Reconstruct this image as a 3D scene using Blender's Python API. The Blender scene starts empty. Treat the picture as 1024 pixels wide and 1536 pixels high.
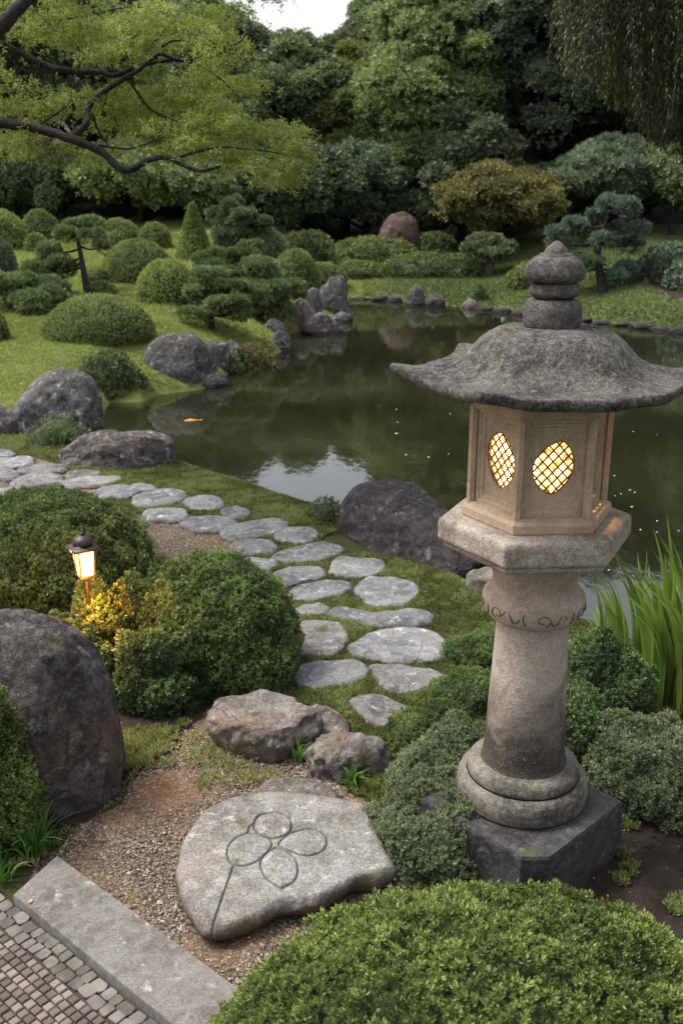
import bpy, bmesh, math, random
import numpy as np
from math import radians, sin, cos, tan, pi, sqrt
random.seed(7)
rng = np.random.default_rng(11)
SC = bpy.context.scene
COL = SC.collection

# ------------------------------------------------------------------ camera model (1024 x 1536 photo pixels)
F = 1500.0
PITCH = radians(18.5)
CAM = np.array([0.0, 0.0, 2.5])
RT = np.array([1.0, 0, 0]); FW = np.array([0, cos(PITCH), -sin(PITCH)]); UP = np.array([0, sin(PITCH), cos(PITCH)])
WATER = -0.25

def ray(px, py):
    return FW + RT * (px - 512) / F + UP * (768 - py) / F
def P(px, py, z=0.0):
    r = ray(px, py); return CAM + r * ((z - 2.5) / r[2])
def PD(px, py, depth):
    return CAM + ray(px, py) * depth
def depth_of(p):
    return float(np.dot(np.asarray(p) - CAM, FW))
def ss(a, b, x):
    t = np.clip((x - a) / (b - a), 0, 1); return t * t * (3 - 2 * t)

# ------------------------------------------------------------------ noise
def _hash(i, j, k, seed):
    h = (i * 374761393 + j * 668265263 + k * 2147483647 + seed * 974634777) & 0xFFFFFFFF
    h = ((h ^ (h >> 13)) * 1274126177) & 0xFFFFFFFF
    h = (h ^ (h >> 16)) & 0xFFFFFFFF
    return h / 4294967295.0
def vnoise(Pt, seed=0):
    Pt = np.asarray(Pt, float)
    f = np.floor(Pt); t = Pt - f; t = t * t * (3 - 2 * t)
    i = f.astype(np.int64); x, y, z = i[:, 0], i[:, 1], i[:, 2]
    r = 0
    for a in (0, 1):
        for b in (0, 1):
            for c in (0, 1):
                w = (t[:, 0] if a else 1 - t[:, 0]) * (t[:, 1] if b else 1 - t[:, 1]) * (t[:, 2] if c else 1 - t[:, 2])
                r = r + w * _hash(x + a, y + b, z + c, seed)
    return r
def fbm(Pt, octv=4, seed=0, gain=.5):
    s = 0; a = 1; tot = 0; Q = np.asarray(Pt, float).copy()
    for o in range(octv):
        s = s + a * vnoise(Q, seed + o * 17); tot += a; a *= gain; Q = Q * 2.03 + 5.3
    return s / tot * 2 - 1
def nrmz(V):
    return V / np.maximum(np.linalg.norm(V, axis=-1, keepdims=True), 1e-9)
def rz(V, a):
    c, s = cos(a), sin(a)
    W = V.copy(); W[..., 0] = V[..., 0] * c - V[..., 1] * s; W[..., 1] = V[..., 0] * s + V[..., 1] * c
    return W

# ------------------------------------------------------------------ mesh building
class MB:
    """collects geometry for ONE mesh"""
    def __init__(s): s.V = []; s.Fs = []; s.M = []; s.A = []; s.n = 0
    def add(s, V, Fc, mat=0, v=None):
        V = np.asarray(V, float).reshape(-1, 3)
        Fc = np.asarray(Fc, np.int64)
        s.Fs.append(Fc + s.n); s.M.append(np.full(len(Fc), mat)); s.V.append(V); s.n += len(V)
        s.A.append(np.zeros(len(V)) + .5 if v is None else np.asarray(v, float))
        return s
    def build(s, name, mats, parent=None, loc=(0, 0, 0), smooth=True, attr='v', link=True):
        me = bpy.data.meshes.new(name)
        V = np.concatenate(s.V) - np.asarray(loc, float)
        me.vertices.add(len(V)); me.vertices.foreach_set('co', V.astype(np.float32).ravel())
        ls = np.concatenate([f.ravel() for f in s.Fs]).astype(np.int32)
        cnt = np.concatenate([np.full(len(f), f.shape[1]) for f in s.Fs]).astype(np.int32)
        st = np.concatenate([[0], np.cumsum(cnt)[:-1]]).astype(np.int32)
        me.loops.add(len(ls)); me.loops.foreach_set('vertex_index', ls)
        me.polygons.add(len(cnt)); me.polygons.foreach_set('loop_start', st)
        try: me.polygons.foreach_set('loop_total', cnt)
        except Exception: pass
        me.polygons.foreach_set('material_index', np.concatenate(s.M).astype(np.int32))
        me.polygons.foreach_set('use_smooth', np.full(len(cnt), smooth))
        if attr:
            at = me.attributes.new(attr, 'FLOAT', 'POINT'); at.data.foreach_set('value', np.concatenate(s.A).astype(np.float32))
        me.update(calc_edges=True)
        for m in (mats if isinstance(mats, (list, tuple)) else [mats]): me.materials.append(m)
        o = bpy.data.objects.new(name, me); o.location = loc
        COL.objects.link(o)
        if parent is not None: o.parent = parent
        return o
def tag(o, label=None, cat=None, group=None, kind=None):
    if label: o['label'] = label
    if cat: o['category'] = cat
    if group: o['group'] = group
    if kind: o['kind'] = kind
    return o
def empty(name, loc, label, cat, group=None):
    o = bpy.data.objects.new(name, None); o.location = loc; o.empty_display_size = .1
    COL.objects.link(o); return tag(o, label, cat, group)

def ring_faces(nr, nseg, off=0, closed=True):
    a = np.arange(nr - 1)[:, None] * nseg; j = np.arange(nseg if closed else nseg - 1)[None]
    j2 = (j + 1) % nseg
    return np.stack([a + j, a + j2, a + nseg + j2, a + nseg + j], -1).reshape(-1, 4) + off
def tube(mb, pts, rad, seg=8, mat=0, rough=0.0, seed=0, cap=True):
    pts = np.asarray(pts, float); rad = np.broadcast_to(np.asarray(rad, float), (len(pts),))
    T = nrmz(np.gradient(pts, axis=0))
    ref = np.array([0, 0, 1.0]) if abs(T[0][2]) < .9 else np.array([1.0, 0, 0])
    U = []; u = nrmz(np.cross(ref, T[0]))
    for t in T:
        u = nrmz(u - t * np.dot(u, t)); U.append(u)
    U = np.array(U); W = np.cross(T, U)
    a = np.arange(seg) / seg * 2 * pi
    V = pts[:, None] + rad[:, None, None] * (np.cos(a)[None, :, None] * U[:, None] + np.sin(a)[None, :, None] * W[:, None])
    V = V.reshape(-1, 3)
    if rough: 
        R = np.repeat(rad, seg)[:, None]
        V = V + R * rough * (V - np.repeat(pts, seg, 0)) / np.maximum(R, 1e-6) * fbm(V / np.maximum(R.mean() * 1.5, 1e-3), 3, seed)[:, None]
    mb.add(V, ring_faces(len(pts), seg), mat)
    if cap:
        for k, c in ((0, pts[0]), (len(pts) - 1, pts[-1])):
            r = V[k * seg:(k + 1) * seg]; j = np.arange(seg)
            mb.add(np.vstack([r, c]), np.stack([j, (j + 1) % seg, np.full(seg, seg)], -1), mat)
def smooth_line(pts, n):
    """Catmull-Rom through pts (k,d)"""
    p = np.asarray(pts, float); p = np.vstack([2 * p[0] - p[1], p, 2 * p[-1] - p[-2]])
    k = len(p) - 3; t = np.linspace(0, k - 1e-6, n); i = t.astype(int); f = (t - i)[:, None]
    a, b, c, d = p[i], p[i + 1], p[i + 2], p[i + 3]
    return .5 * (2 * b + (c - a) * f + (2 * a - 5 * b + 4 * c - d) * f ** 2 + (3 * b - a - 3 * c + d) * f ** 3)
def closed_line(pts, n):
    p = np.asarray(pts, float); k = len(p); t = np.arange(n) / n * k; i = t.astype(int); f = (t - i)[:, None]
    a, b, c, d = p[(i - 1) % k], p[i % k], p[(i + 1) % k], p[(i + 2) % k]
    return .5 * (2 * b + (c - a) * f + (2 * a - 5 * b + 4 * c - d) * f ** 2 + (3 * b - a - 3 * c + d) * f ** 3)
def box(mb, c, s, a=0, mat=0, bev=0.0, v=None):
    """box centre c, full size s, rotation a about z, with chamfered edges"""
    sx, sy, sz = np.asarray(s, float) / 2; b = bev
    if b <= 0:
        V = np.array([[x, y, z] for z in (-sz, sz) for x, y in ((-sx, -sy), (sx, -sy), (sx, sy), (-sx, sy))])
        Fc = [[3, 2, 1, 0], [4, 5, 6, 7], [0, 1, 5, 4], [1, 2, 6, 5], [2, 3, 7, 6], [3, 0, 4, 7]]
    else:
        def rg(ix, iy, z): return [[-sx + ix, -sy + iy, z], [sx - ix, -sy + iy, z], [sx - ix, sy - iy, z], [-sx + ix, sy - iy, z]]
        V = np.array(rg(b, b, -sz) + rg(0, 0, -sz + b) + rg(0, 0, sz - b) + rg(b, b, sz))
        Fc = ring_faces(4, 4).tolist() + [[3, 2, 1, 0], [12, 13, 14, 15]]
    V = rz(V, a) + np.asarray(c, float)
    mb.add(V, Fc, mat, None if v is None else np.full(len(V), v))
def lathe(mb, prof, seg=64, c=(0, 0), mat=0, noise=0, seed=0, nf=14):
    prof = np.asarray(prof, float); a = np.arange(seg) / seg * 2 * pi
    V = np.stack([prof[:, 0][:, None] * np.cos(a), prof[:, 0][:, None] * np.sin(a), np.repeat(prof[:, 1][:, None], seg, 1)], -1).reshape(-1, 3)
    if noise:
        d = V.copy(); d[:, 2] *= .3; d = nrmz(d + 1e-6)
        V = V + d * (fbm(V * nf, 4, seed) * noise)[:, None]
    V[:, 0] += c[0]; V[:, 1] += c[1]
    mb.add(V, ring_faces(len(prof), seg), mat)

# ------------------------------------------------------------------ leaves
def sprigs(mb, pos, nrm, K=7, L=.02, wr=.22, tilt=(.5, 1.25), jit=.35, stem=.5, mat=0, seed=1, droop=0., vbase=None, vj=.25, fold=.12, Ls=.25):
    """K diamond leaves round each point; nrm = growth direction"""
    r = np.random.default_rng(seed); N = len(pos)
    n = nrmz(nrm + r.normal(0, jit, (N, 3)))
    ref = r.normal(0, 1, (N, 3)); u = nrmz(np.cross(n, ref)); w = np.cross(n, u)
    Ln = (L * (1 + r.uniform(-Ls, Ls, N)))[:, None]
    if np.ndim(Ln) == 3: Ln = Ln[..., 0]
    az = (np.arange(K)[None] * 2.4 + r.uniform(0, 6.28, (N, 1)) + r.normal(0, .3, (N, K)))
    hfrac = (np.arange(K)[None] + .5) / K
    ti = tilt[1] + (tilt[0] - tilt[1]) * hfrac + r.normal(0, .15, (N, K))
    d = (np.cos(ti)[..., None] * n[:, None] + np.sin(ti)[..., None] * (np.cos(az)[..., None] * u[:, None] + np.sin(az)[..., None] * w[:, None]))
    d[..., 2] -= droop; d = nrmz(d)
    b = pos[:, None] + n[:, None] * (hfrac * stem)[..., None] * Ln[:, None]
    side = nrmz(np.cross(n[:, None] + 1e-3, d)); upv = np.cross(d, side)
    ll = Ln[:, None] * (1 - .25 * hfrac)[..., None] * (1 + r.uniform(-.2, .2, (N, K, 1)))
    mid = b + d * ll * .5 - upv * ll * fold
    V = np.stack([b, mid + side * ll * wr, b + d * ll, mid - side * ll * wr], 2).reshape(-1, 3)
    Fc = np.arange(len(V)).reshape(-1, 4)
    vb = .35 if vbase is None else vbase[:, None]
    vv = np.clip(vb + .3 * hfrac - .1 + r.normal(0, vj * .5, (N, K)), 0, 1)
    mb.add(V, Fc, mat, np.repeat(vv.ravel(), 4))

# ------------------------------------------------------------------ materials
def new_mat(name):
    m = bpy.data.materials.new(name); m.use_nodes = True; nt = m.node_tree; nt.nodes.clear()
    out = nt.nodes.new('ShaderNodeOutputMaterial')
    def N(t, **k):
        n = nt.nodes.new(t)
        for a, b in k.items():
            if a.startswith('_'): setattr(n, a[1:], b)
            else: n.inputs[a.replace('__', ' ')].default_value = b
        return n
    L = nt.links.new
    return m, nt, out, N, L
def rgb(c): return (c[0], c[1], c[2], 1)
def mixc(N, L, fac, a, b, mode='MIX'):
    n = N('ShaderNodeMix', _data_type='RGBA', _blend_type=mode)
    for sock, v in ((0, fac), (6, a), (7, b)):
        if hasattr(v, 'is_linked') or isinstance(v, bpy.types.NodeSocket): L(v, n.inputs[sock])
        else: n.inputs[sock].default_value = v if sock == 0 else rgb(v)
    return n.outputs[2]
def mapr(N, L, src, a, b, c=0, d=1):
    n = N('ShaderNodeMapRange'); L(src, n.inputs[0])
    for i, v in enumerate((a, b, c, d)): n.inputs[i + 1].default_value = v
    return n.outputs[0]
def noise_n(N, L, vec, scale, detail=5, rough=.55, dist=0):
    n = N('ShaderNodeTexNoise'); n.inputs['Scale'].default_value = scale; n.inputs['Detail'].default_value = detail
    n.inputs['Roughness'].default_value = rough; n.inputs['Distortion'].default_value = dist
    if vec is not None: L(vec, n.inputs['Vector'])
    return n.outputs[0]

def leaf_mat(name, dark, mid, light, trans=.25, rough=.5, hs=2.0, spec=.35):
    m, nt, out, N, L = new_mat(name)
    at = N('ShaderNodeAttribute', _attribute_name='v'); geo = N('ShaderNodeNewGeometry')
    nz = noise_n(N, L, geo.outputs['Position'], hs, 3)
    ad = N('ShaderNodeMath', _operation='ADD'); L(at.outputs['Fac'], ad.inputs[0]); L(mapr(N, L, nz, .35, .65, -.22, .22), ad.inputs[1])
    isl = N('ShaderNodeMath', _operation='ADD'); L(ad.outputs[0], isl.inputs[0]); L(mapr(N, L, geo.outputs['Random Per Island'], 0, 1, -.1, .1), isl.inputs[1])
    cr = N('ShaderNodeValToRGB'); e = cr.color_ramp.elements
    e[0].position = .1; e[0].color = rgb(dark); e[1].position = .95; e[1].color = rgb(light)
    x = e.new(.5); x.color = rgb(mid)
    L(isl.outputs[0], cr.inputs[0])
    p = N('ShaderNodeBsdfPrincipled'); L(cr.outputs[0], p.inputs['Base Color']); p.inputs['Roughness'].default_value = rough
    p.inputs['Specular IOR Level'].default_value = spec
    if trans > 0:
        t = N('ShaderNodeBsdfTranslucent'); L(mixc(N, L, .35, cr.outputs[0], (light[0] * 1.3, light[1] * 1.3, light[2] * .6)), t.inputs[0])
        mx = N('ShaderNodeMixShader'); mx.inputs[0].default_value = trans; L(p.outputs[0], mx.inputs[1]); L(t.outputs[0], mx.inputs[2]); L(mx.outputs[0], out.inputs[0])
    else: L(p.outputs[0], out.inputs[0])
    return m

def rock_mat(name, base, dark, light, speck=.5, lichen=.3, moss=.0, bump=.5, scale=1., warm=None, rough=.85, mosscol=(.05, .075, .02), crack=0., lich_col=None, sat=1, crackw=.7):
    m, nt, out, N, L = new_mat(name)
    tc = N('ShaderNodeNewGeometry'); vec = tc.outputs['Position']
    big = noise_n(N, L, vec, 2.6 * scale, 6, .62, .4)
    med = noise_n(N, L, vec, 14 * scale, 6, .7, .2)
    fine = noise_n(N, L, vec, 150 * scale, 3, .7)
    c = mixc(N, L, mapr(N, L, big, .40, .60), base, dark)
    c = mixc(N, L, mapr(N, L, med, .45, .62, 0, .65), c, light)
    if warm is not None:
        w = noise_n(N, L, vec, 4.3 * scale, 5, .6, .8); c = mixc(N, L, mapr(N, L, w, .52, .64, 0, .8), c, warm)
    # granite grains
    vo = N('ShaderNodeTexVoronoi', _feature='F1'); vo.inputs['Scale'].default_value = 170 * scale; L(vec, vo.inputs['Vector'])
    hsv = N('ShaderNodeSeparateColor'); L(vo.outputs['Color'], hsv.inputs[0])
    sp = mapr(N, L, hsv.outputs[0], 0, 1, 1 - speck, 1 + speck)
    g = mixc(N, L, 1.0, c, c, 'MULTIPLY')
    vm = N('ShaderNodeVectorMath', _operation='SCALE'); L(c, vm.inputs[0]); L(sp, vm.inputs['Scale']); c = vm.outputs[0]
    # dark pits
    pit = noise_n(N, L, vec, 60 * scale, 4, .75)
    c = mixc(N, L, mapr(N, L, pit, .58, .70, 0, .55), c, dark)
    if lichen > 0:
        li = noise_n(N, L, vec, 9 * scale, 7, .72, .3)
        c = mixc(N, L, mapr(N, L, li, .60 - .1 * lichen, .68, 0, .75), c, lich_col or tuple(min(1, x * 1.9 + .03) for x in light))
    if moss > 0:
        sep = N('ShaderNodeSeparateXYZ'); L(tc.outputs['Normal'], sep.inputs[0])
        mo = noise_n(N, L, vec, 5 * scale, 6, .7)
        mm = N('ShaderNodeMath', _operation='MULTIPLY'); L(mapr(N, L, mo, .62 - .25 * moss, .72 - .2 * moss), mm.inputs[0]); L(mapr(N, L, sep.outputs[2], -.3, .8, .25, 1), mm.inputs[1])
        c = mixc(N, L, mm.outputs[0], c, mosscol)
    oi = N('ShaderNodeObjectInfo'); vr = N('ShaderNodeVectorMath', _operation='SCALE'); L(c, vr.inputs[0]); L(mapr(N, L, oi.outputs['Random'], 0, 1, .80, 1.16), vr.inputs['Scale']); c = vr.outputs[0]
    # thin dark cracks
    wv = N('ShaderNodeTexVoronoi', _feature='DISTANCE_TO_EDGE'); wv.inputs['Scale'].default_value = 3.2 * scale
    dv_ = N('ShaderNodeVectorMath', _operation='MULTIPLY_ADD'); cn = N('ShaderNodeTexNoise'); cn.inputs['Scale'].default_value = 3 * scale; cn.inputs['Detail'].default_value = 5; L(vec, cn.inputs['Vector']); L(cn.outputs[1], dv_.inputs[0]); dv_.inputs[1].default_value = (.35, .35, .35); L(vec, dv_.inputs[2]); L(dv_.outputs[0], wv.inputs['Vector'])
    ck = N('ShaderNodeMath', _operation='MULTIPLY'); L(mapr(N, L, wv.outputs['Distance'], .004, .02, 1, 0), ck.inputs[0]); L(mapr(N, L, med, .44, .56, 0, crackw), ck.inputs[1]); c = mixc(N, L, ck.outputs[0], c, tuple(x * .35 for x in dark))
    sz = N('ShaderNodeSeparateXYZ'); L(vec, sz.inputs[0]); wz = N('ShaderNodeMath', _operation='MULTIPLY_ADD'); L(med, wz.inputs[0]); wz.inputs[1].default_value = -.08; L(sz.outputs[2], wz.inputs[2])
    wet = mapr(N, L, wz.outputs[0], -.25, -.215, .75, 0); c = mixc(N, L, wet, c, tuple(x * .5 for x in dark))
    p = N('ShaderNodeBsdfPrincipled'); L(c, p.inputs['Base Color']); p.inputs['Roughness'].default_value = rough; p.inputs['Specular IOR Level'].default_value = .3
    b1 = N('ShaderNodeBump'); b1.inputs['Strength'].default_value = bump; b1.inputs['Distance'].default_value = .03 / scale; L(med, b1.inputs['Height'])
    b2 = N('ShaderNodeBump'); b2.inputs['Strength'].default_value = bump * .9; b2.inputs['Distance'].default_value = .008 / scale; L(pit, b2.inputs['Height']); L(b1.outputs[0], b2.inputs['Normal'])
    b3 = N('ShaderNodeBump'); b3.inputs['Strength'].default_value = bump * .6; b3.inputs['Distance'].default_value = .003 / scale; L(fine, b3.inputs['Height']); L(b2.outputs[0], b3.inputs['Normal'])
    L(b3.outputs[0], p.inputs['Normal']); L(p.outputs[0], out.inputs[0])
    m['c'] = 1
    return m
def plain_mat(name, col, rough=.6, metal=0, bump=0, bscale=40, var=.3, emis=None, es=0):
    m, nt, out, N, L = new_mat(name)
    g = N('ShaderNodeNewGeometry'); nz = noise_n(N, L, g.outputs['Position'], bscale, 5, .65)
    p = N('ShaderNodeBsdfPrincipled'); L(mixc(N, L, mapr(N, L, nz, .3, .7), tuple(x * (1 - var) for x in col), tuple(min(1, x * (1 + var)) for x in col)), p.inputs['Base Color'])
    p.inputs['Roughness'].default_value = rough; p.inputs['Metallic'].default_value = metal
    if bump:
        b = N('ShaderNodeBump'); b.inputs['Strength'].default_value = bump; b.inputs['Distance'].default_value = .01; L(nz, b.inputs['Height']); L(b.outputs[0], p.inputs['Normal'])
    if emis: p.inputs['Emission Color'].default_value = rgb(emis); p.inputs['Emission Strength'].default_value = es
    L(p.outputs[0], out.inputs[0]); return m

# ------------------------------------------------------------------ pond & terrain
pond_px = [(150, 652), (262, 712), (330, 733), (395, 752), (450, 772), (505, 790), (560, 822), (620, 850), (680, 882), (740, 915),
           (800, 935), (870, 950), (950, 990), (1060, 1010), (1500, 1030), (2600, 1000), (2600, 560), (1500, 545), (1200, 520), (1024, 497), (940, 488), (860, 479),
           (800, 470), (740, 463), (690, 461), (640, 456), (580, 449), (525, 446), (515, 470), (470, 490), (425, 505), (428, 525),
           (385, 548), (345, 560), (318, 582), (240, 592), (215, 603), (165, 605), (152, 625)]
POND = np.array([P(a, b, WATER)[:2] for a, b in pond_px])
def pond_sd(x, y):
    """signed distance, negative inside the pond"""
    x = np.asarray(x, float); y = np.asarray(y, float)
    d = np.full(x.shape, 1e9); ins = np.zeros(x.shape, bool); n = len(POND)
    for i in range(n):
        a, b = POND[i], POND[(i + 1) % n]; e = b - a
        t = np.clip(((x - a[0]) * e[0] + (y - a[1]) * e[1]) / (e @ e), 0, 1)
        d = np.minimum(d, np.hypot(x - a[0] - t * e[0], y - a[1] - t * e[1]))
        c = (a[1] > y) != (b[1] > y)
        ins ^= c & (x < e[0] * (y - a[1]) / (e[1] if abs(e[1]) > 1e-9 else 1e-9) + a[0])
    return np.where(ins, -d, d)
def base_h(x, y):
    wl = ss(.5, -2.5, x); wr = ss(3., 7., x)
    left = .06 * np.clip(y - 8.5, 0, 18); right = .12 * np.clip(y - 19.8, 0, 8); mid = .05 * np.clip(y - 24, 0, 4)
    h = mid + wl * (left - mid) + wr * (right - mid)
    h = h + .10 * np.clip(y - 28, 0, 60) + .012 * np.sin(x * 1.3) * ss(8, 12, y)
    return h
def terrain_h(x, y):
    x = np.asarray(x, float); y = np.asarray(y, float)
    sd = pond_sd(x, y); b = base_h(x, y)
    w = .28 + ss(9, 18, y) * 1.6
    out = WATER - .03 + (b - WATER + .03) * np.clip(sd / w, 0, 1) ** .6
    inn = WATER - .03 - np.clip(-sd, 0, 1.2) * .5
    return np.where(sd > 0, out, inn)
def hit(px, py):
    r = ray(px, py); t = np.concatenate([np.linspace(1.5, 12, 500), np.linspace(12, 90, 1500)])
    Q = CAM + r[None] * t[:, None]
    k = np.argmax(Q[:, 2] < terrain_h(Q[:, 0], Q[:, 1]))
    return Q[k]
def gz(x, y): return float(terrain_h(np.array([x]), np.array([y]))[0])
def in_poly(x, y, poly):
    ins = np.zeros(np.shape(x), bool); n = len(poly)
    for i in range(n):
        a, b = poly[i], poly[(i + 1) % n]
        c = (a[1] > y) != (b[1] > y)
        ins ^= c & (x < (b[0] - a[0]) * (y - a[1]) / ((b[1] - a[1]) or 1e-9) + a[0])
    return ins
def gpoly(pts, z=0): return np.array([P(a, b, z)[:2] for a, b in pts])
GRAVEL = [gpoly([(70, 1300), (130, 1235), (200, 1170), (240, 1118), (300, 1082), (420, 1100), (480, 1165), (620, 1250), (640, 1420), (420, 1560), (200, 1600), (0, 1400)]),
          gpoly([(205, 770), (265, 765), (330, 795), (365, 815), (400, 850), (380, 880), (250, 850)]),
          gpoly([(-300, 700), (60, 690), (130, 712), (180, 740), (120, 760), (-300, 770)])]
SOIL = [gpoly([(750, 1225), (1000, 1195), (1400, 1150), (1500, 1700), (600, 1750), (640, 1420), (700, 1330)]),
        gpoly([(-300, 900), (60, 930), (250, 1040), (330, 1050), (300, 1082), (240, 1118), (130, 1235), (60, 1300), (0, 1330), (-300, 1500)]),
        gpoly([(950, 398), (1060, 393), (1100, 408), (1010, 414)], .6)]
GR0 = gpoly([(185, 1180), (225, 1120), (330, 1090), (420, 1110), (470, 1150), (420, 1180), (330, 1180), (250, 1210)])
def zones(x, y):
    Q = np.stack([x, y, x * 0], -1).reshape(-1, 3)
    jx = (fbm(Q * 5, 3, 3) * .09).reshape(np.shape(x)); jy = (fbm(Q * 5, 3, 33) * .09).reshape(np.shape(x))
    g = np.zeros(np.shape(x)); s = np.zeros(np.shape(x))
    for p in GRAVEL: g = np.maximum(g, in_poly(x + jx, y + jy, p))
    for p in SOIL: s = np.maximum(s, in_poly(x + jx, y + jy, p))
    s = np.where(y + jy * 12 > 30.5, 1, s)
    return g, np.where(g > 0, 0, s)
EXPO = 1.02
# ================================================================== materials
M = {}
M['box'] = leaf_mat('boxwood_leaves', (0.0208, 0.037, 0.0114), (0.0777, 0.1231, 0.0323), (0.199, 0.2873, 0.0808), .22, .45, 6)
M['box2'] = leaf_mat('boxwood_leaves_fresh', (0.0288, 0.0475, 0.0111), (0.0992, 0.1426, 0.0342), (0.2254, 0.2946, 0.0727), .25, .45, 5)
M['boxd'] = leaf_mat('small_shrub_leaves', (0.0202, 0.0389, 0.0142), (0.0644, 0.108, 0.0361), (0.1656, 0.2484, 0.0855), .2, .4, 6)
M['greyleaf'] = leaf_mat('grey_green_leaves', (.038, .054, .026), (.105, .142, .066), (.23, .285, .15), .2, .4, 5)
M['azalea'] = leaf_mat('clipped_azalea', (0.0536, 0.0762, 0.018), (0.1285, 0.1848, 0.042), (0.2142, 0.28, 0.075), .2, .5, 1.5)
M['azalea2'] = leaf_mat('clipped_azalea_bright', (0.0714, 0.1008, 0.02), (0.1734, 0.2352, 0.048), (0.255, 0.3248, 0.075), .2, .5, 1.5)
M['hedge'] = leaf_mat('hedge_leaves', (0.0347, 0.0582, 0.016), (0.0867, 0.1344, 0.034), (0.153, 0.224, 0.06), .15, .5, .8)
M['pine'] = leaf_mat('pine_needles', (0.0388, 0.0627, 0.022), (0.1122, 0.1624, 0.056), (0.204, 0.28, 0.12), .15, .55, 1.5)
M['bluepine'] = leaf_mat('blue_green_needles', (.035, .06, .042), (.10, .15, .10), (.19, .26, .18), .15, .55, 1)
M['maple'] = leaf_mat('bright_maple_leaves', (.055, .08, .016), (.16, .215, .045), (.34, .39, .11), .5, .5, 1.2)
M['amber'] = leaf_mat('olive_orange_leaves', (0.056, 0.066, 0.0218), (0.14, 0.143, 0.0459), (0.2464, 0.2035, 0.0765), .3, .5, .5)
M['weep'] = leaf_mat('weeping_leaves', (.010, .018, .005), (.026, .038, .009), (.07, .09, .022), .3, .5, 2)
M['t_dark'] = leaf_mat('dark_evergreen_leaves', (0.0384, 0.0585, 0.0289), (0.0878, 0.126, 0.0618), (0.1647, 0.2137, 0.1082), .15, .5, .5)
M['t_mid'] = leaf_mat('mid_green_leaves', (0.061, 0.09, 0.0392), (0.1342, 0.1875, 0.0784), (0.2318, 0.3, 0.1344), .2, .5, .5)
M['t_light'] = leaf_mat('light_green_leaves', (0.0726, 0.1025, 0.0394), (0.1867, 0.2512, 0.0887), (0.3007, 0.3587, 0.1478), .25, .5, .5)
M['t_yel'] = leaf_mat('yellow_green_leaves', (0.0976, 0.1187, 0.0336), (0.2196, 0.2625, 0.0784), (0.3538, 0.3875, 0.1344), .25, .5, .5)
M['t_blue'] = leaf_mat('blue_green_leaves', (0.0549, 0.0825, 0.0493), (0.1281, 0.1775, 0.1008), (0.2196, 0.2812, 0.1624), .15, .5, .5)
M['blade'] = leaf_mat('iris_blades', (.05, .09, .02), (.14, .23, .045), (.28, .39, .09), .45, .4, 3)
M['fern'] = leaf_mat('small_plant_leaves', (.03, .08, .015), (.07, .17, .03), (.15, .28, .06), .3, .4, 3)
M['grass'] = leaf_mat('grass_blades', (.05, .07, .02), (.15, .19, .055), (.27, .30, .12), .3, .6, 2.5, .2)
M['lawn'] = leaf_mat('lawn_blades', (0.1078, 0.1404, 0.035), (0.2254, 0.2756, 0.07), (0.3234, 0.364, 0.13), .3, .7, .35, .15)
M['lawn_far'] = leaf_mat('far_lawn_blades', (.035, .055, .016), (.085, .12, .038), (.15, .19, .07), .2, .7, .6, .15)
M['bark'] = rock_mat('dark_bark', (.022, .017, .014), (.008, .006, .005), (.05, .04, .034), .2, .15, 0, .9, 1.5)
M['bark2'] = rock_mat('brown_bark', (.07, .045, .03), (.025, .017, .012), (.11, .08, .06), .2, .1, 0, .9, 1)
M['twig'] = plain_mat('twigs', (.032, .040, .016), .9, var=.5)
M['stone_path'] = rock_mat('grey_path_stone', (.155, .158, .162), (.075, .075, .078), (.26, .26, .26), .30, .25, 0, .55, 1.2, warm=(.165, .155, .145))
M['stone_pink'] = rock_mat('warm_path_stone', (.165, .158, .155), (.08, .072, .07), (.26, .25, .245), .30, .2, .12, .6, 1.2, warm=(.17, .15, .135))
M['stone_carved'] = rock_mat('carved_granite', (.24, .235, .23), (.14, .135, .13), (.33, .33, .325), .45, .2, .1, .5, 1.1, warm=(.22, .175, .14))
M['rock_brown'] = rock_mat('brown_rock', (.165, .15, .13), (.07, .058, .048), (.26, .245, .225), .35, .2, .15, .8, 1.1, warm=(.16, .12, .09))
M['rock_dark'] = rock_mat('dark_boulder', (.038, .032, .032), (.014, .012, .012), (.085, .078, .078), .35, .3, .05, .9, 1.1, warm=(.06, .038, .034), lich_col=(.22, .21, .21))
M['rock_far'] = rock_mat('weathered_boulder', (.068, .064, .065), (.024, .022, .023), (.15, .145, .148), .3, .5, .08, .9, 1.25, warm=(.09, .07, .055), lich_col=(.40, .395, .39))
M['rock_big'] = rock_mat('big_boulder', (.068, .058, .054), (.022, .019, .018), (.16, .145, .135), .35, .3, .1, 1.0, 1.15, warm=(.11, .072, .052), lich_col=(.32, .31, .30))
M['rock_red'] = rock_mat('reddish_rock', (.062, .036, .029), (.024, .016, .014), (.10, .07, .06), .25, .12, .1, .7, .7)
M['plinth'] = rock_mat('dark_plinth_stone', (.045, .043, .045), (.02, .018, .018), (.085, .082, .085), .4, .12, .1, .35, 1.3, rough=.6)
M['slab'] = rock_mat('granite_slab', (.145, .135, .125), (.095, .086, .078), (.195, .187, .175), .3, .15, 0, .3, 1.6, warm=(.17, .15, .13), crackw=0)
M['metal'] = plain_mat('lamp_metal', (.05, .038, .034), .45, .6, .3, 60, .4)
M['pane_s'] = plain_mat('lamp_glass', (.8, .6, .3), .3, emis=(1, .50, .16), es=2.3, bscale=30)
M['lattice'] = plain_mat('lattice_wood', (.16, .07, .025), .7, bump=.3)
M['koi'] = plain_mat('koi_skin', (.95, .30, .03), .3, var=.4, bscale=25)
M['petal'] = plain_mat('white_petal', (.8, .8, .82), .5, var=.05)
M['deadleaf'] = plain_mat('orange_leaf', (.75, .28, .04), .5, var=.3)
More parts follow.
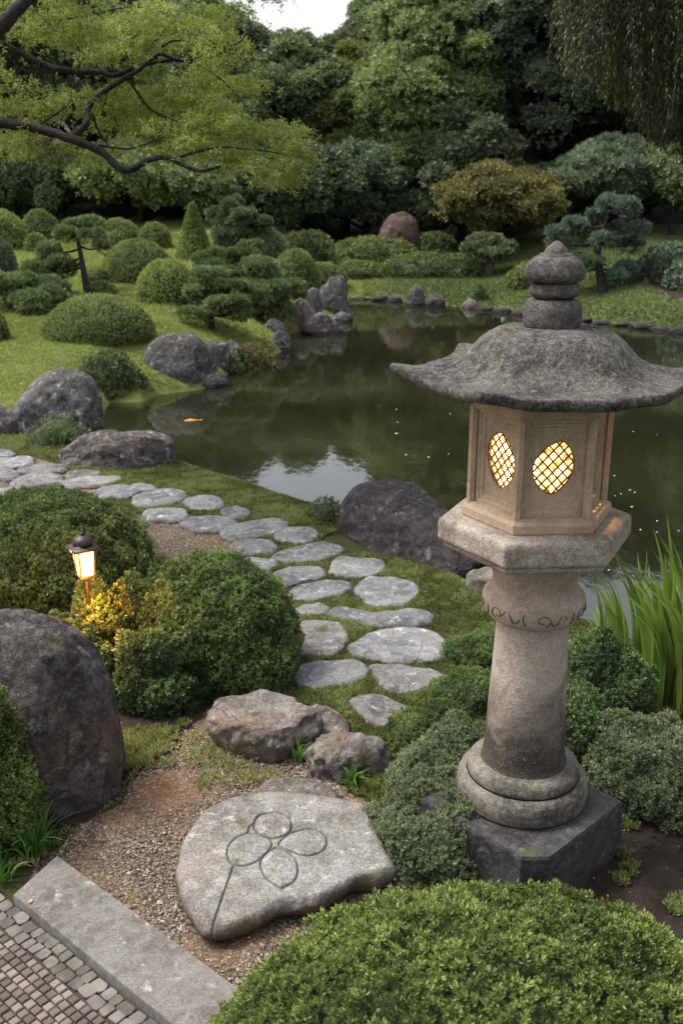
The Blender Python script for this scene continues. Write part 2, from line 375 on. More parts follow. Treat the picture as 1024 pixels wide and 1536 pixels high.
M['redflower'] = plain_mat('red_flower', (.45, .05, .03), .5, var=.4)

# glowing paper behind the lattice: patchy, like old paper
def paper():
    m, nt, out, N, L = new_mat('glowing_paper'); g = N('ShaderNodeNewGeometry')
    nz = noise_n(N, L, g.outputs['Position'], 45, 4, .7, .6); big = noise_n(N, L, g.outputs['Position'], 11, 2)
    p = N('ShaderNodeBsdfPrincipled'); L(mixc(N, L, .5, (.7, .5, .25), (.8, .7, .5)), p.inputs['Base Color'])
    L(mixc(N, L, mapr(N, L, nz, .40, .56), (.9, .30, .035), (1, .56, .20)), p.inputs['Emission Color'])
    mu = N('ShaderNodeMath', _operation='MULTIPLY'); L(mapr(N, L, nz, .38, .56, .6, 4.2), mu.inputs[0]); L(mapr(N, L, big, .42, .58, .55, 1.7), mu.inputs[1])
    L(mu.outputs[0], p.inputs['Emission Strength']); L(p.outputs[0], out.inputs[0]); return m
M['paper'] = paper()

# lantern stone: warm sandstone above, stained dark and lichened towards the foot (stain follows object height)
def lantern_stone(name, base, dark, light, stain=None, speck=.3, bump=.4, moss=0, sc=1.6):
    m, nt, out, N, L = new_mat(name); g = N('ShaderNodeNewGeometry'); vec = g.outputs['Position']
    big = noise_n(N, L, vec, 7, 6, .65, .5); med = noise_n(N, L, vec, 26 * sc, 5, .7); fine = noise_n(N, L, vec, 260, 3, .75)
    pit = noise_n(N, L, vec, 120, 4, .8)
    c = mixc(N, L, mapr(N, L, big, .42, .60), base, dark); c = mixc(N, L, mapr(N, L, med, .45, .65, 0, .6), c, light)
    vo = N('ShaderNodeTexVoronoi'); vo.inputs['Scale'].default_value = 260; L(vec, vo.inputs['Vector']); sp = N('ShaderNodeSeparateColor'); L(vo.outputs['Color'], sp.inputs[0])
    vm = N('ShaderNodeVectorMath', _operation='SCALE'); L(c, vm.inputs[0]); L(mapr(N, L, sp.outputs[0], 0, 1, 1 - speck, 1 + speck), vm.inputs['Scale']); c = vm.outputs[0]
    c = mixc(N, L, mapr(N, L, pit, .6, .7, 0, .5), c, dark)
    if stain:
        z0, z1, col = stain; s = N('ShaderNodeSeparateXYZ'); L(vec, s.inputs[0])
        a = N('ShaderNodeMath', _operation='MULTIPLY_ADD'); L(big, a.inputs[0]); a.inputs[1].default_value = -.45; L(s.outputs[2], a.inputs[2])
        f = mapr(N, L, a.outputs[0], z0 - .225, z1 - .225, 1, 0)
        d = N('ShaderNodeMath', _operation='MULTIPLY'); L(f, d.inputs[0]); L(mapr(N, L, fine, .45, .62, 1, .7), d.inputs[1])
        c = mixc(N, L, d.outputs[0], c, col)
        # pale lichen dots in the stained part
        l2 = N('ShaderNodeTexVoronoi'); l2.inputs['Scale'].default_value = 95; L(vec, l2.inputs['Vector'])
        e = N('ShaderNodeMath', _operation='MULTIPLY'); L(mapr(N, L, l2.outputs['Distance'], .16, .24, 1, 0), e.inputs[0]); L(mapr(N, L, med, .5, .58), e.inputs[1])
        c = mixc(N, L, e.outputs[0], c, (.30, .28, .24))
    if moss:
        mo = noise_n(N, L, vec, 12, 6, .75); c = mixc(N, L, mapr(N, L, mo, .66 - .2 * moss, .74 - .15 * moss, 0, .8), c, (.085, .09, .035))
    p = N('ShaderNodeBsdfPrincipled'); L(c, p.inputs['Base Color']); p.inputs['Roughness'].default_value = .85; p.inputs['Specular IOR Level'].default_value = .25
    b = N('ShaderNodeBump'); b.inputs['Strength'].default_value = bump; b.inputs['Distance'].default_value = .012; L(med, b.inputs['Height'])
    b2 = N('ShaderNodeBump'); b2.inputs['Strength'].default_value = bump; b2.inputs['Distance'].default_value = .005; L(pit, b2.inputs['Height']); L(b.outputs[0], b2.inputs['Normal'])
    b3 = N('ShaderNodeBump'); b3.inputs['Strength'].default_value = bump; b3.inputs['Distance'].default_value = .002; L(fine, b3.inputs['Height']); L(b2.outputs[0], b3.inputs['Normal'])
    L(b3.outputs[0], p.inputs['Normal']); L(p.outputs[0], out.inputs[0]); return m
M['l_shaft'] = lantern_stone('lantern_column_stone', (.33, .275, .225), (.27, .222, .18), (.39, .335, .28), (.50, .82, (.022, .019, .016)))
M['l_neck'] = lantern_stone('lantern_collar_stone', (.33, .26, .20), (.25, .19, .145), (.40, .33, .26), None, .2, .35)
M['l_carve'] = lantern_stone('lantern_carving', (.10, .07, .05), (.07, .05, .035), (.14, .10, .07), None, .2, .2)
M['l_base'] = lantern_stone('lantern_foot_stone', (.145, .13, .108), (.055, .05, .043), (.23, .21, .18), None, .4, .5, .35)
M['l_plat'] = lantern_stone('lantern_platform_stone', (.30, .255, .21), (.17, .14, .115), (.38, .34, .29), None, .35, .5, .1)
M['l_box'] = lantern_stone('lantern_firebox_stone', (.37, .28, .19), (.28, .205, .135), (.43, .34, .245), None, .15, .3)
M['l_roof'] = lantern_stone('lantern_roof_stone', (.088, .084, .074), (.030, .028, .025), (.19, .185, .165), None, .65, .9, .35)
M['l_finial'] = lantern_stone('lantern_finial_stone', (.085, .078, .07), (.032, .029, .026), (.17, .155, .145), None, .5, .8, .1)

# ================================================================== ground
def graded(segs):
    out = []
    for a, b, s in segs: out += list(np.arange(a, b - 1e-6, s))
    return np.array(out + [segs[-1][1]])
gx = graded([(-260, -60, 20), (-60, -14, 1.6), (-14, -4.2, .14), (-4.2, 3.2, .035), (3.2, 14, .16), (14, 60, 1.6), (60, 260, 20)])
gy = graded([(-60, 0, 6), (0, 1.6, .2), (1.6, 9.5, .035), (9.5, 26, .13), (26, 60, .8), (60, 300, 20)])
X, Y = np.meshgrid(gx, gy)
Z = terrain_h(X.ravel(), Y.ravel()).reshape(X.shape)
Zr = fbm(np.stack([X.ravel() * 3, Y.ravel() * 3, X.ravel() * 0], -1), 4, 5).reshape(X.shape) * .012
zg, zs = zones(X, Y)
# fine gravel / soil roughness near the camera
near = (Y < 9.5) & (np.abs(X) < 4.2)
fine = fbm(np.stack([X.ravel() * 22, Y.ravel() * 22, X.ravel() * 0], -1), 2, 8).reshape(X.shape) * .006
Z = Z + np.where(near, Zr + fine, 0) - .012 * zg
mb = MB(); V = np.stack([X, Y, Z], -1).reshape(-1, 3)
mb.add(V, ring_faces(len(gy), len(gx), 0, False))
ter = mb.build('ground', [], smooth=True, attr=None)
for nm, arr in (('gravel', zg), ('soil', zs)):
    a = ter.data.attributes.new(nm, 'FLOAT', 'POINT'); a.data.foreach_set('value', arr.ravel().astype(np.float32))
tag(ter, kind='structure')
def ground_mat():
    m, nt, out, N, L = new_mat('garden_ground'); g = N('ShaderNodeNewGeometry'); vec = g.outputs['Position']
    ag = N('ShaderNodeAttribute', _attribute_name='gravel'); as_ = N('ShaderNodeAttribute', _attribute_name='soil')
    n1 = noise_n(N, L, vec, .55, 4); n2 = noise_n(N, L, vec, 9, 6, .7); n3 = noise_n(N, L, vec, 90, 4, .75)
    grass = mixc(N, L, mapr(N, L, n1, .38, .62), (.15, .18, .048), (.22, .245, .075))
    grass = mixc(N, L, mapr(N, L, n2, .45, .7, 0, .7), grass, (.17, .165, .07)); grass = mixc(N, L, mapr(N, L, n3, .45, .65, 0, .6), grass, (.04, .055, .016))
    sy = N('ShaderNodeSeparateXYZ'); L(vec, sy.inputs[0]); under = mixc(N, L, mapr(N, L, n2, .4, .65), (.035, .042, .014), (.07, .075, .028)); fx = N('ShaderNodeMath', _operation='MULTIPLY'); L(mapr(N, L, sy.outputs[0], .2, 1.2), fx.inputs[0]); L(mapr(N, L, sy.outputs[1], 15, 17), fx.inputs[1]); grass = mixc(N, L, fx.outputs[0], grass, (.085, .115, .036)); grass = mixc(N, L, mapr(N, L, sy.outputs[1], 8.5, 10.5), under, grass)
    soil = mixc(N, L, mapr(N, L, n2, .4, .65), (.028, .02, .016), (.055, .042, .033)); soil = mixc(N, L, mapr(N, L, n3, .6, .7, 0, .8), soil, (.12, .10, .08))
    vo = N('ShaderNodeTexVoronoi'); vo.inputs['Scale'].default_value = 75; L(vec, vo.inputs['Vector'])
    sc = N('ShaderNodeSeparateColor'); L(vo.outputs['Color'], sc.inputs[0])
    grav = mixc(N, L, sc.outputs[0], (.13, .10, .075), (.30, .26, .205)); grav = mixc(N, L, mapr(N, L, vo.outputs['Distance'], .35, .7), grav, (.06, .045, .035))
    n4 = noise_n(N, L, vec, 2.2, 4, .6, .5); grav = mixc(N, L, mapr(N, L, n4, .46, .62, 0, .55), grav, (.26, .155, .075))
    def th(a): 
        s = N('ShaderNodeMath', _operation='MULTIPLY_ADD'); L(mapr(N, L, n2, .3, .7, -.45, .45), s.inputs[0]); s.inputs[1].default_value = 1; L(a, s.inputs[2]); return mapr(N, L, s.outputs[0], .42, .58)
    c = mixc(N, L, th(as_.outputs['Fac']), grass, soil); c = mixc(N, L, th(ag.outputs['Fac']), c, grav)
    p = N('ShaderNodeBsdfPrincipled'); L(c, p.inputs['Base Color']); p.inputs['Roughness'].default_value = .95; p.inputs['Specular IOR Level'].default_value = .15
    b = N('ShaderNodeBump'); b.inputs['Strength'].default_value = .8; b.inputs['Distance'].default_value = .02; L(n3, b.inputs['Height'])
    b2 = N('ShaderNodeBump'); b2.inputs['Strength'].default_value = .5; b2.inputs['Distance'].default_value = .04; L(n2, b2.inputs['Height']); L(b.outputs[0], b2.inputs['Normal'])
    L(b2.outputs[0], p.inputs['Normal']); L(p.outputs[0], out.inputs[0]); return m
ter.data.materials.append(ground_mat())

# ------------------------------------------------------------------ pond water
def water_mat():
    m, nt, out, N, L = new_mat('pond_water'); g = N('ShaderNodeNewGeometry')
    mp = N('ShaderNodeMapping'); mp.inputs['Scale'].default_value = (1.0, .45, 1); L(g.outputs['Position'], mp.inputs[0])
    n1 = noise_n(N, L, mp.outputs[0], 2.2, 3, .5, .3); n2 = noise_n(N, L, mp.outputs[0], 12, 3, .5, .2); n3 = noise_n(N, L, g.outputs['Position'], .35, 3)
    p = N('ShaderNodeBsdfPrincipled'); L(mixc(N, L, mapr(N, L, n3, .4, .6), (.010, .012, .005), (.018, .020, .009)), p.inputs['Base Color'])
    p.inputs['Roughness'].default_value = .035; p.inputs['IOR'].default_value = 1.75; p.inputs['Specular IOR Level'].default_value = .5
    b = N('ShaderNodeBump'); b.inputs['Strength'].default_value = .022; b.inputs['Distance'].default_value = .12; L(n1, b.inputs['Height'])
    b2 = N('ShaderNodeBump'); b2.inputs['Strength'].default_value = .03; b2.inputs['Distance'].default_value = .03; L(n2, b2.inputs['Height']); L(b.outputs[0], b2.inputs['Normal'])
    L(b2.outputs[0], p.inputs['Normal']); L(p.outputs[0], out.inputs[0]); return m
wl = closed_line(POND, len(POND) * 4)
cc = P(450, 600, WATER); mb = MB()
mn = POND.min(0) - 1; mxx = POND.max(0) + 1
mb.add([[mn[0], mn[1], WATER], [mxx[0], mn[1], WATER], [mxx[0], mxx[1], WATER], [mn[0], mxx[1], WATER]], [[0, 1, 2, 3]])
w = mb.build('pond_water', [water_mat()], attr=None); tag(w, kind='structure')

# ------------------------------------------------------------------ grass, lawn, moss
STONES = []     # footprints (centre, radius) to keep clear
def scatter(n, x0, x1, y0, y1, seed):
    r = np.random.default_rng(seed); return r.uniform(x0, x1, n), r.uniform(y0, y1, n), r
def make_grass():
    mb = MB()
    # near ground cover, small blades and tiny leaf tufts
    x, y, r = scatter(560000, -4.2, 3.6, 2.3, 10.4, 21); f_ = (np.abs(x) < (y * .95 + .8) * .38 + .1) & (r.uniform(size=len(x)) < 1.25 - y * .075); x, y = x[f_], y[f_]
    g, s = zones(x, y); sd = pond_sd(x, y)
    px = 512 + F * x / np.maximum((y * cos(PITCH) + 2.5 * sin(PITCH)), .1)
    Q = np.stack([x, y, x * 0], -1); dn = fbm(Q * 2.2, 4, 40)
    edge = in_poly(x, y, GR0)
    keep = (sd > .03) & ((g < .5) | (edge & (dn > .12) & (r.uniform(size=len(x)) < .22))) & ((s < .5) | (dn > .22)) & (dn + r.uniform(-.5, .8, len(x)) > -.25) & (px > -80) & (px < 1100)
    for poly in FOOT: keep &= ~in_poly(x, y, poly.mean(0) + (poly - poly.mean(0)) * .96)
    keep &= ~in_poly(x, y, SLABPAVE)
    x, y = x[keep], y[keep]; z = terrain_h(x, y); dn = dn[keep]
    pos = np.stack([x, y, z + .005], -1)
    sz = .019 + .014 * np.clip(dn + .3, 0, 1)
    sprigs(mb, pos, np.tile([0, 0, 1.], (len(x), 1)), K=4, L=sz, wr=.15, tilt=(.25, 1.0), jit=.3, stem=.3, seed=5, vbase=np.clip(.42 + .7 * dn + .5 * fbm(pos * 14, 2, 4), .03, .95))
    o = mb.build('moss_and_grass', [M['grass']], smooth=False); tag(o, 'low tufted green grass and moss growing round the stepping stones', 'grass', kind='stuff')
    # far lawns
    parts = []
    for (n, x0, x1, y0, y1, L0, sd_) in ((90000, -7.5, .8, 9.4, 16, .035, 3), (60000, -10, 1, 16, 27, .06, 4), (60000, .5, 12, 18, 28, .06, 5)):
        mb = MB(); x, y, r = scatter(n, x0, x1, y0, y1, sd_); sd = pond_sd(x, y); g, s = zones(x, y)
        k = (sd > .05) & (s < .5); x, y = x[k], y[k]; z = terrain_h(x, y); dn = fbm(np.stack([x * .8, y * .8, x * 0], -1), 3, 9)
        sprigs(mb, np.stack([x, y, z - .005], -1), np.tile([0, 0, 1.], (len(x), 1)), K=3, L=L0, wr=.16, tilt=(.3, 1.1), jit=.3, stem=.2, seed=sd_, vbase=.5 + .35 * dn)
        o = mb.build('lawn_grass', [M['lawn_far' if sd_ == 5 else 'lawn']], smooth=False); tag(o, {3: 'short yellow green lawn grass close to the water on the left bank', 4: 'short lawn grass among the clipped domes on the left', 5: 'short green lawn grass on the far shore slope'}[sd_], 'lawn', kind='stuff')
def make_gravel():
    mb = MB(); x, y, r = scatter(300000, -3.2, 1.2, 2.4, 9, 77); g, s = zones(x, y); k = (g > .5)
    for poly in FOOT: k &= ~in_poly(x, y, poly)
    k &= ~in_poly(x, y, SLABPAVE)
    x, y = x[k], y[k]; z = terrain_h(x, y) - .008; n = len(x)
    base = np.array([[1, 0, 0], [0, 1, 0], [-1, 0, 0], [0, -1, 0], [0, 0, 1.]]); Fb = np.array([[0, 1, 4], [1, 2, 4], [2, 3, 4], [3, 0, 4]])
    s = r.gamma(2.0, .0011, n)[:, None, None] + .0015
    a = r.uniform(0, 6.28, n); c_, s_ = np.cos(a), np.sin(a)
    V = base[None] * r.uniform(.6, 1.3, (n, 5, 1)) * np.array([1, 1, .75]) * s
    Vx = V[..., 0] * c_[:, None] - V[..., 1] * s_[:, None]; Vy = V[..., 0] * s_[:, None] + V[..., 1] * c_[:, None]
    V = np.stack([Vx + x[:, None], Vy + y[:, None], V[..., 2] + z[:, None]], -1).reshape(-1, 3)
    Fc = (Fb[None] + (np.arange(n) * 5)[:, None, None]).reshape(-1, 3)
    mb.add(V, Fc, 0, np.repeat(r.uniform(0, 1, n), 5))
    m = leaf_mat('gravel_stones', (.12, .09, .065), (.24, .19, .14), (.42, .37, .30), 0, .85, 2.0)
    o = mb.build('gravel', [m], smooth=False); tag(o, 'fine brown and grey gravel lying round the carved stone', 'gravel', kind='stuff')
    # soil crumbs
    mb = MB(); x, y, r = scatter(16000, -3.5, 3.2, 2.2, 6, 78); g, s = zones(x, y); k = s > .5; x, y = x[k], y[k]; n = len(x); z = terrain_h(x, y) - .002
    sz = r.gamma(2, .002, n)[:, None, None] + .002
    V = base[None] * r.uniform(.5, 1.5, (n, 5, 1)) * sz * np.array([1, 1, .6]) + np.stack([x, y, z], -1)[:, None]
    mb.add(V.reshape(-1, 3), (Fb[None] + (np.arange(n) * 5)[:, None, None]).reshape(-1, 3), 0, np.repeat(r.uniform(0, .7, n) ** 2, 5))
    m = leaf_mat('soil_crumbs', (.02, .014, .011), (.05, .037, .028), (.20, .15, .11), 0, .9, 2.0)
    o = mb.build('soil_crumbs', [m], smooth=False); tag(o, 'dark crumbly soil and bark litter on the bare bed', 'soil', kind='stuff')

# ================================================================== stones
FOOT = []
def outline_stone(name, label, poly, ztop, zbot, seed, mat, cat='stepping stone', group=None, dome=.012, edge=.35, flare=.04, under=0.0, nseg=110, rough=.006, irr=.02, tilt=(0, 0), sub=46, groove=None, world=False):
    """stone whose top outline is poly (photo pixels), rounded over its rim down to zbot"""
    Q = np.array(poly, float) if world else np.array([P(a, b, ztop)[:2] for a, b in poly])
    Q = closed_line(Q, nseg); c = Q.mean(0); R = np.hypot(*(Q - c).T)
    Lr = np.mean(R); gzc = gz(c[0], c[1])
    Q3 = np.stack([Q[:, 0], Q[:, 1], Q[:, 0] * 0 + seed], -1)
    Q = c + (Q - c) * (1 + irr * 2.0 * fbm(Q3 * (2.2 / Lr), 4, seed))[:, None]
    FOOT.append(c + (Q - c) * 1.0)
    t = np.concatenate([np.linspace(0.0, 1 - edge, sub), 1 - edge + edge * np.sin(np.linspace(0, pi / 2, 14)[1:])])
    zz = np.where(t < 1 - edge, 0, -(ztop - zbot) * .33 * (1 - np.sqrt(np.clip(1 - ((t - 1 + edge) / edge) ** 2, 0, 1))) )
    prof = [(a, ztop + b - dome * a * a) for a, b in zip(t, zz)]
    z_e = prof[-1][1]
    for k in range(1, 9): prof.append((1 + flare * sin(k / 8 * pi / 2) - under * (k / 8) ** 1.5, z_e + (zbot - z_e) * k / 8))
    pr = np.array(prof)
    V = np.empty((len(pr), nseg, 3)); V[..., :2] = c + (Q - c)[None] * pr[:, 0][:, None, None]; V[..., 2] = pr[:, 1][:, None]
    V = V.reshape(-1, 3)
    tt = np.repeat(pr[:, 0], nseg); side = ss(.8, 1.0, tt)
    nv = fbm(np.column_stack([V[:, :2] * (1.6 / Lr), V[:, 2] * 6 + seed]), 5, seed)
    V[:, 2] += (nv * rough * 2.6) * (1 - .5 * side)
    V[:, 2] += (V[:, 0] - c[0]) * tilt[0] + (V[:, 1] - c[1]) * tilt[1]
    n2 = fbm(np.column_stack([V[:, :2] * (3.0 / Lr), V[:, 2] * 14 + seed]), 4, seed + 5)
    V[:, :2] += nrmz(V[:, :2] - c) * (n2 * side * rough * 3.)[:, None]
    v = np.full(len(V), .5)
    if groove is not None: dz, v = groove(V, tt); V[:, 2] += dz
    mb = MB(); mb.add(V, ring_faces(len(pr), nseg), 0, v)
    o = mb.build(name, [mat], loc=(c[0], c[1], gzc))
    return tag(o, label, cat, group)

ICO = {}
def ico(n):
    if n not in ICO:
        bm = bmesh.new(); bmesh.ops.create_icosphere(bm, subdivisions=n, radius=1)
        ICO[n] = (nrmz(np.array([v.co[:] for v in bm.verts])), np.array([[v.index for v in f.verts] for f in bm.faces])); bm.free()
    return ICO[n]
def fit(l, t, r, b, br=.85, zbase=None):
    """centre on the ground + semi-axes of a half-buried ellipsoid filling a pixel box"""
    p = hit((l + r) / 2, b) if zbase is None else P((l + r) / 2, b, zbase)
    bb = .3
    for _ in range(12):
        d2 = p[:2] / np.linalg.norm(p[:2]); c = np.array([p[0] + d2[0] * bb, p[1] + d2[1] * bb, p[2]])
        dep = depth_of(c); a = (r - l) / 2 / F * dep; bb = br * a
    c[0] = (((l + r) / 2) - 512) / F * dep
    D = np.linalg.norm(c[:2]); th = math.atan2(2.5 - c[2], D)
    T = (b - t) / F * dep; k = T - bb * sin(th)
    cz = sqrt(max(k * k - (bb * sin(th)) ** 2, (.3 * a) ** 2)) / cos(th)
    return c, a, bb, cz
def boulder(name, label, px, seed, mat, br=.8, sub=6, facets=13, rough=.08, cat='boulder', group=None, sink=.35, rot=0, keep=True, dz=0, zbase=None, squash=1., top=1.0, shape=None, fr=(.62, .95), pw0=2.0, geom=None):
    if geom is None: c, a, b, cz = fit(*px, br=br, zbase=zbase)
    else: c, a, b, cz = geom; c = np.array(c, float)
    U, Fc = ico(sub); r = np.random.default_rng(seed)
    ns = nrmz(r.normal(0, 1, (facets, 3)) * np.array([1, 1, .8])); ds = r.uniform(fr[0], fr[1], facets)
    q = (np.abs(U) ** pw0).sum(1) ** (-1 / pw0)
    pw = 26.; acc = q ** -pw
    for n, d in zip(ns, ds): acc = acc + (np.clip(U @ n, 1e-3, None) / d) ** pw
    q = acc ** (-1 / pw)
    V = U * q[:, None]
    if shape: V = shape(V)
    s1 = fbm(U * 1.6 + seed, 3, seed); s2 = fbm(V * 4 + seed, 4, seed + 3); s3 = 1 - np.abs(fbm(V * 3 + seed * 2, 4, seed + 9)) * 2
    V = V + U * (s1 * rough * 1.4 + s2 * rough * .6 + (s3 - .6) * rough * .45)[:, None]
    s4 = fbm(V * 14 + seed, 4, seed + 13, .6); V = V + U * (s4 * rough * .16)[:, None]
    up = V[:, 2] > 0
    V[:, 0] = (V[:, 0] - (V[up, 0].max() + V[up, 0].min()) / 2) / ((V[up, 0].max() - V[up, 0].min()) / 2) * a
    V[:, 1] *= b / np.abs(V[up, 1]).max(); V[:, 2] = np.where(V[:, 2] > 0, V[:, 2] / V[:, 2].max() * cz * top, V[:, 2] / abs(V[:, 2].min()) * sink * cz)
    if rot: V = rz(V, rot)
    loc = c + np.array([0, 0, dz])
    if keep: FOOT.append(c[:2] + np.stack([np.cos(np.arange(24) / 24 * 2 * pi) * a * .95, np.sin(np.arange(24) / 24 * 2 * pi) * b * .95], -1))
    mb = MB(); mb.add(V + loc, Fc)
    o = mb.build(name, [mat], loc=tuple(loc)); return tag(o, label, cat, group)
# ================================================================== stepping stones (traced on the ground)
def ell(cx, cy, w, h, k=0, sk=0):
    r = random.Random(int(cx * 7 + cy)); pts = []
    for i in range(12):
        a = i / 12 * 2 * pi; rr = 1 + r.uniform(-.09, .09)
        x = cos(a); y = sin(a); x = math.copysign(abs(x) ** .85, x); y = math.copysign(abs(y) ** .85, y)
        pts.append((cx + w * x * rr, cy + h * y * rr + sk * w * x * rr))
    return pts
SG = 'stepping stones of the winding garden path'
SP, SK = M['stone_path'], M['stone_pink']
steps = [
 (ell(581, 884, 47, 22), 'large pale round flat stepping stone, rightmost of the path, beside the mossy bank', SP),
 (ell(534, 847, 44, 16), 'oval bluish stepping stone just above the large pale round one, nearest the dark boulder', SP),
 (ell(447, 799, 33, 12), 'small rounded stepping stone on the pond side, just above the long slanted stone', SP),
 ([(402, 834), (418, 824), (450, 815), (485, 811), (508, 815), (512, 824), (495, 833), (460, 840), (425, 842)], 'long slanted grey stepping stone reaching up to the right below a small rounded stone', SP),
 ([(405, 864), (418, 852), (450, 847), (478, 848), (488, 855), (478, 865), (445, 872), (418, 876)], 'pale stepping stone tapering to the left beside the right-hand clipped dome', SP),
 ([(432, 886), (450, 874), (490, 868), (518, 868), (527, 877), (515, 888), (480, 896), (445, 898)], 'broad slanted stepping stone just left of the large pale round one', SP),
 (ell(468, 912, 28, 9), 'small low pale stepping stone partly against the clipped dome, left of the bone shaped one', SP),
 ([(489, 914), (505, 907), (525, 909), (547, 917), (575, 914), (610, 911), (640, 914), (647, 922), (640, 931), (610, 935), (560, 936), (530, 929), (500, 921)], 'narrow bone shaped stepping stone lying across the path', SP),
 ([(446, 930), (480, 927), (505, 930), (518, 938), (523, 952), (517, 966), (500, 976), (470, 978), (440, 975), (434, 962), (442, 945)], 'squarish pinkish grey stepping stone next to the clipped dome', SK),
 ([(519, 970), (535, 956), (560, 944), (600, 938), (640, 939), (660, 950), (669, 968), (662, 982), (630, 988), (590, 988), (545, 982)], 'largest flat stepping stone, broad with a pointed left end', SP),
 ([(434, 1006), (452, 994), (490, 987), (530, 987), (549, 996), (548, 1012), (525, 1022), (480, 1030), (450, 1026)], 'wide bluish stepping stone directly above the brown block step', SP),
 ([(557, 996), (590, 993), (625, 999), (662, 1006), (667, 1017), (650, 1028), (610, 1036), (585, 1035), (566, 1018)], 'angular stepping stone with a dark reddish front edge near the shrubs by the lantern', SK),
 ([(525, 1050), (540, 1040), (570, 1039), (605, 1053), (629, 1066), (618, 1078), (580, 1084), (548, 1072)], 'lozenge shaped stepping stone, lowest of the path beside the mossy shrubs', SK),
 ([(330, 798), (345, 787), (385, 776), (420, 775), (432, 784), (425, 795), (385, 804), (345, 806)], 'long pale stepping stone rising to the right at the top of the gravel patch', SP),
 (ell(380, 817, 36, 11), 'medium rounded stepping stone at the right edge of the gravel patch', SP),
 (ell(384, 844, 31, 11), 'small stepping stone peeking out above the right-hand clipped dome', SP),
 (ell(314, 782, 42, 11), 'oval stepping stone bordering the upper side of the gravel patch', SP),
 (ell(353, 766, 22, 9), 'small round stepping stone on the pond side in the middle of the upper path', SP),
 (ell(307, 752, 30, 12), 'rounded stepping stone touching the grassy pond edge, left of a small round one', SP),
 (ell(250, 768, 34, 10), 'oval stepping stone at the upper left corner of the gravel patch', SP),
 ([(197, 751), (205, 740), (235, 732), (265, 731), (281, 739), (272, 750), (240, 757), (210, 758)], 'broad smooth stepping stone just above the left gravel edge', SP),
 (ell(174, 735, 31, 9), 'flat stepping stone behind the large left clipped dome', SP),
 (ell(214, 730, 21, 6), 'thin narrow stepping stone wedged behind its broader neighbour near the pond edge', SP),
 ([(80, 724), (105, 717), (140, 712), (178, 712), (181, 718), (160, 725), (120, 729), (90, 729)], 'long brownish stepping stone below the flat pond boulder', SK),
 (ell(124, 709, 27, 7, 0, -.05), 'small brownish stepping stone in the back row under the flat pond boulder', SK),
 (ell(54, 718, 39, 10, 0, -.12), 'pale stepping stone just above the large left clipped dome', SP),
 (ell(64, 700, 38, 7, 0, -.04), 'flat warm grey stepping stone in the middle of the far left cluster', SK),
 (ell(4, 709, 27, 8), 'stepping stone cut by the left edge of the photo, in the middle row', SP),
 (ell(14, 691, 38, 9, 0, -.08), 'pale stepping stone cut by the left edge of the photo, in the upper row', SP),
 (ell(0, 678, 24, 5), 'thinnest far stepping stone at the left edge of the photo, nearest the grey waterside boulder', SP),
 (ell(15, 736, 36, 7), 'stepping stone at the left edge of the photo lying against the large left clipped dome', SP),
]
for i, (poly, lab, m) in enumerate(steps):
    pc_ = np.mean(poly, 0); poly = pc_ + (np.array(poly) - pc_) * 1.03; c0 = P(*pc_, 0.04); zt = gz(c0[0], c0[1]) + .026 + .012 * ((i * 37) % 5) / 5
    outline_stone('stepping_stone', lab, poly, zt, gz(c0[0], c0[1]) - .05, 100 + i, m, 'stepping stone', SG, dome=.004, edge=.2, flare=.0, nseg=110, rough=.007, irr=.04)

# block steps with visible fronts
outline_stone('step_rock', 'large brown flat topped step rock under the right-hand clipped dome', [(311, 1058), (318, 1046), (352, 1036), (390, 1027), (425, 1032), (465, 1050), (486, 1062), (478, 1074), (432, 1090), (405, 1096), (372, 1090), (335, 1084), (315, 1072)], .165, -.04, 201, M['rock_brown'], 'rock', None, dome=.015, edge=.14, flare=-.02, under=.16, rough=.015, irr=.03, nseg=220, tilt=(0, -.03))
outline_stone('step_rock', 'smaller blocky step rock beside the green shoots, right of the larger brown one', [(462, 1108), (480, 1092), (505, 1087), (545, 1092), (580, 1098), (585, 1110), (560, 1122), (520, 1130), (488, 1128), (468, 1120)], .14, -.04, 202, M['rock_brown'], 'rock', None, dome=.03, edge=.3, flare=.0, under=.06, rough=.015, irr=.03, nseg=200)
outline_stone('flat_rock', 'low reddish brown rock slope between the two step rocks', [(440, 1045), (475, 1045), (515, 1062), (530, 1080), (500, 1095), (460, 1090)], .06, -.03, 203, M['rock_brown'], 'rock', None, dome=.05, edge=.5, rough=.012)
outline_stone('flat_rock', 'low reddish brown rock just behind the carved petal stone', [(372, 1180), (395, 1160), (430, 1152), (475, 1156), (500, 1168), (520, 1185), (480, 1210), (420, 1205)], .085, -.03, 204, M['rock_brown'], 'rock', None, dome=.03, edge=.5, rough=.012)

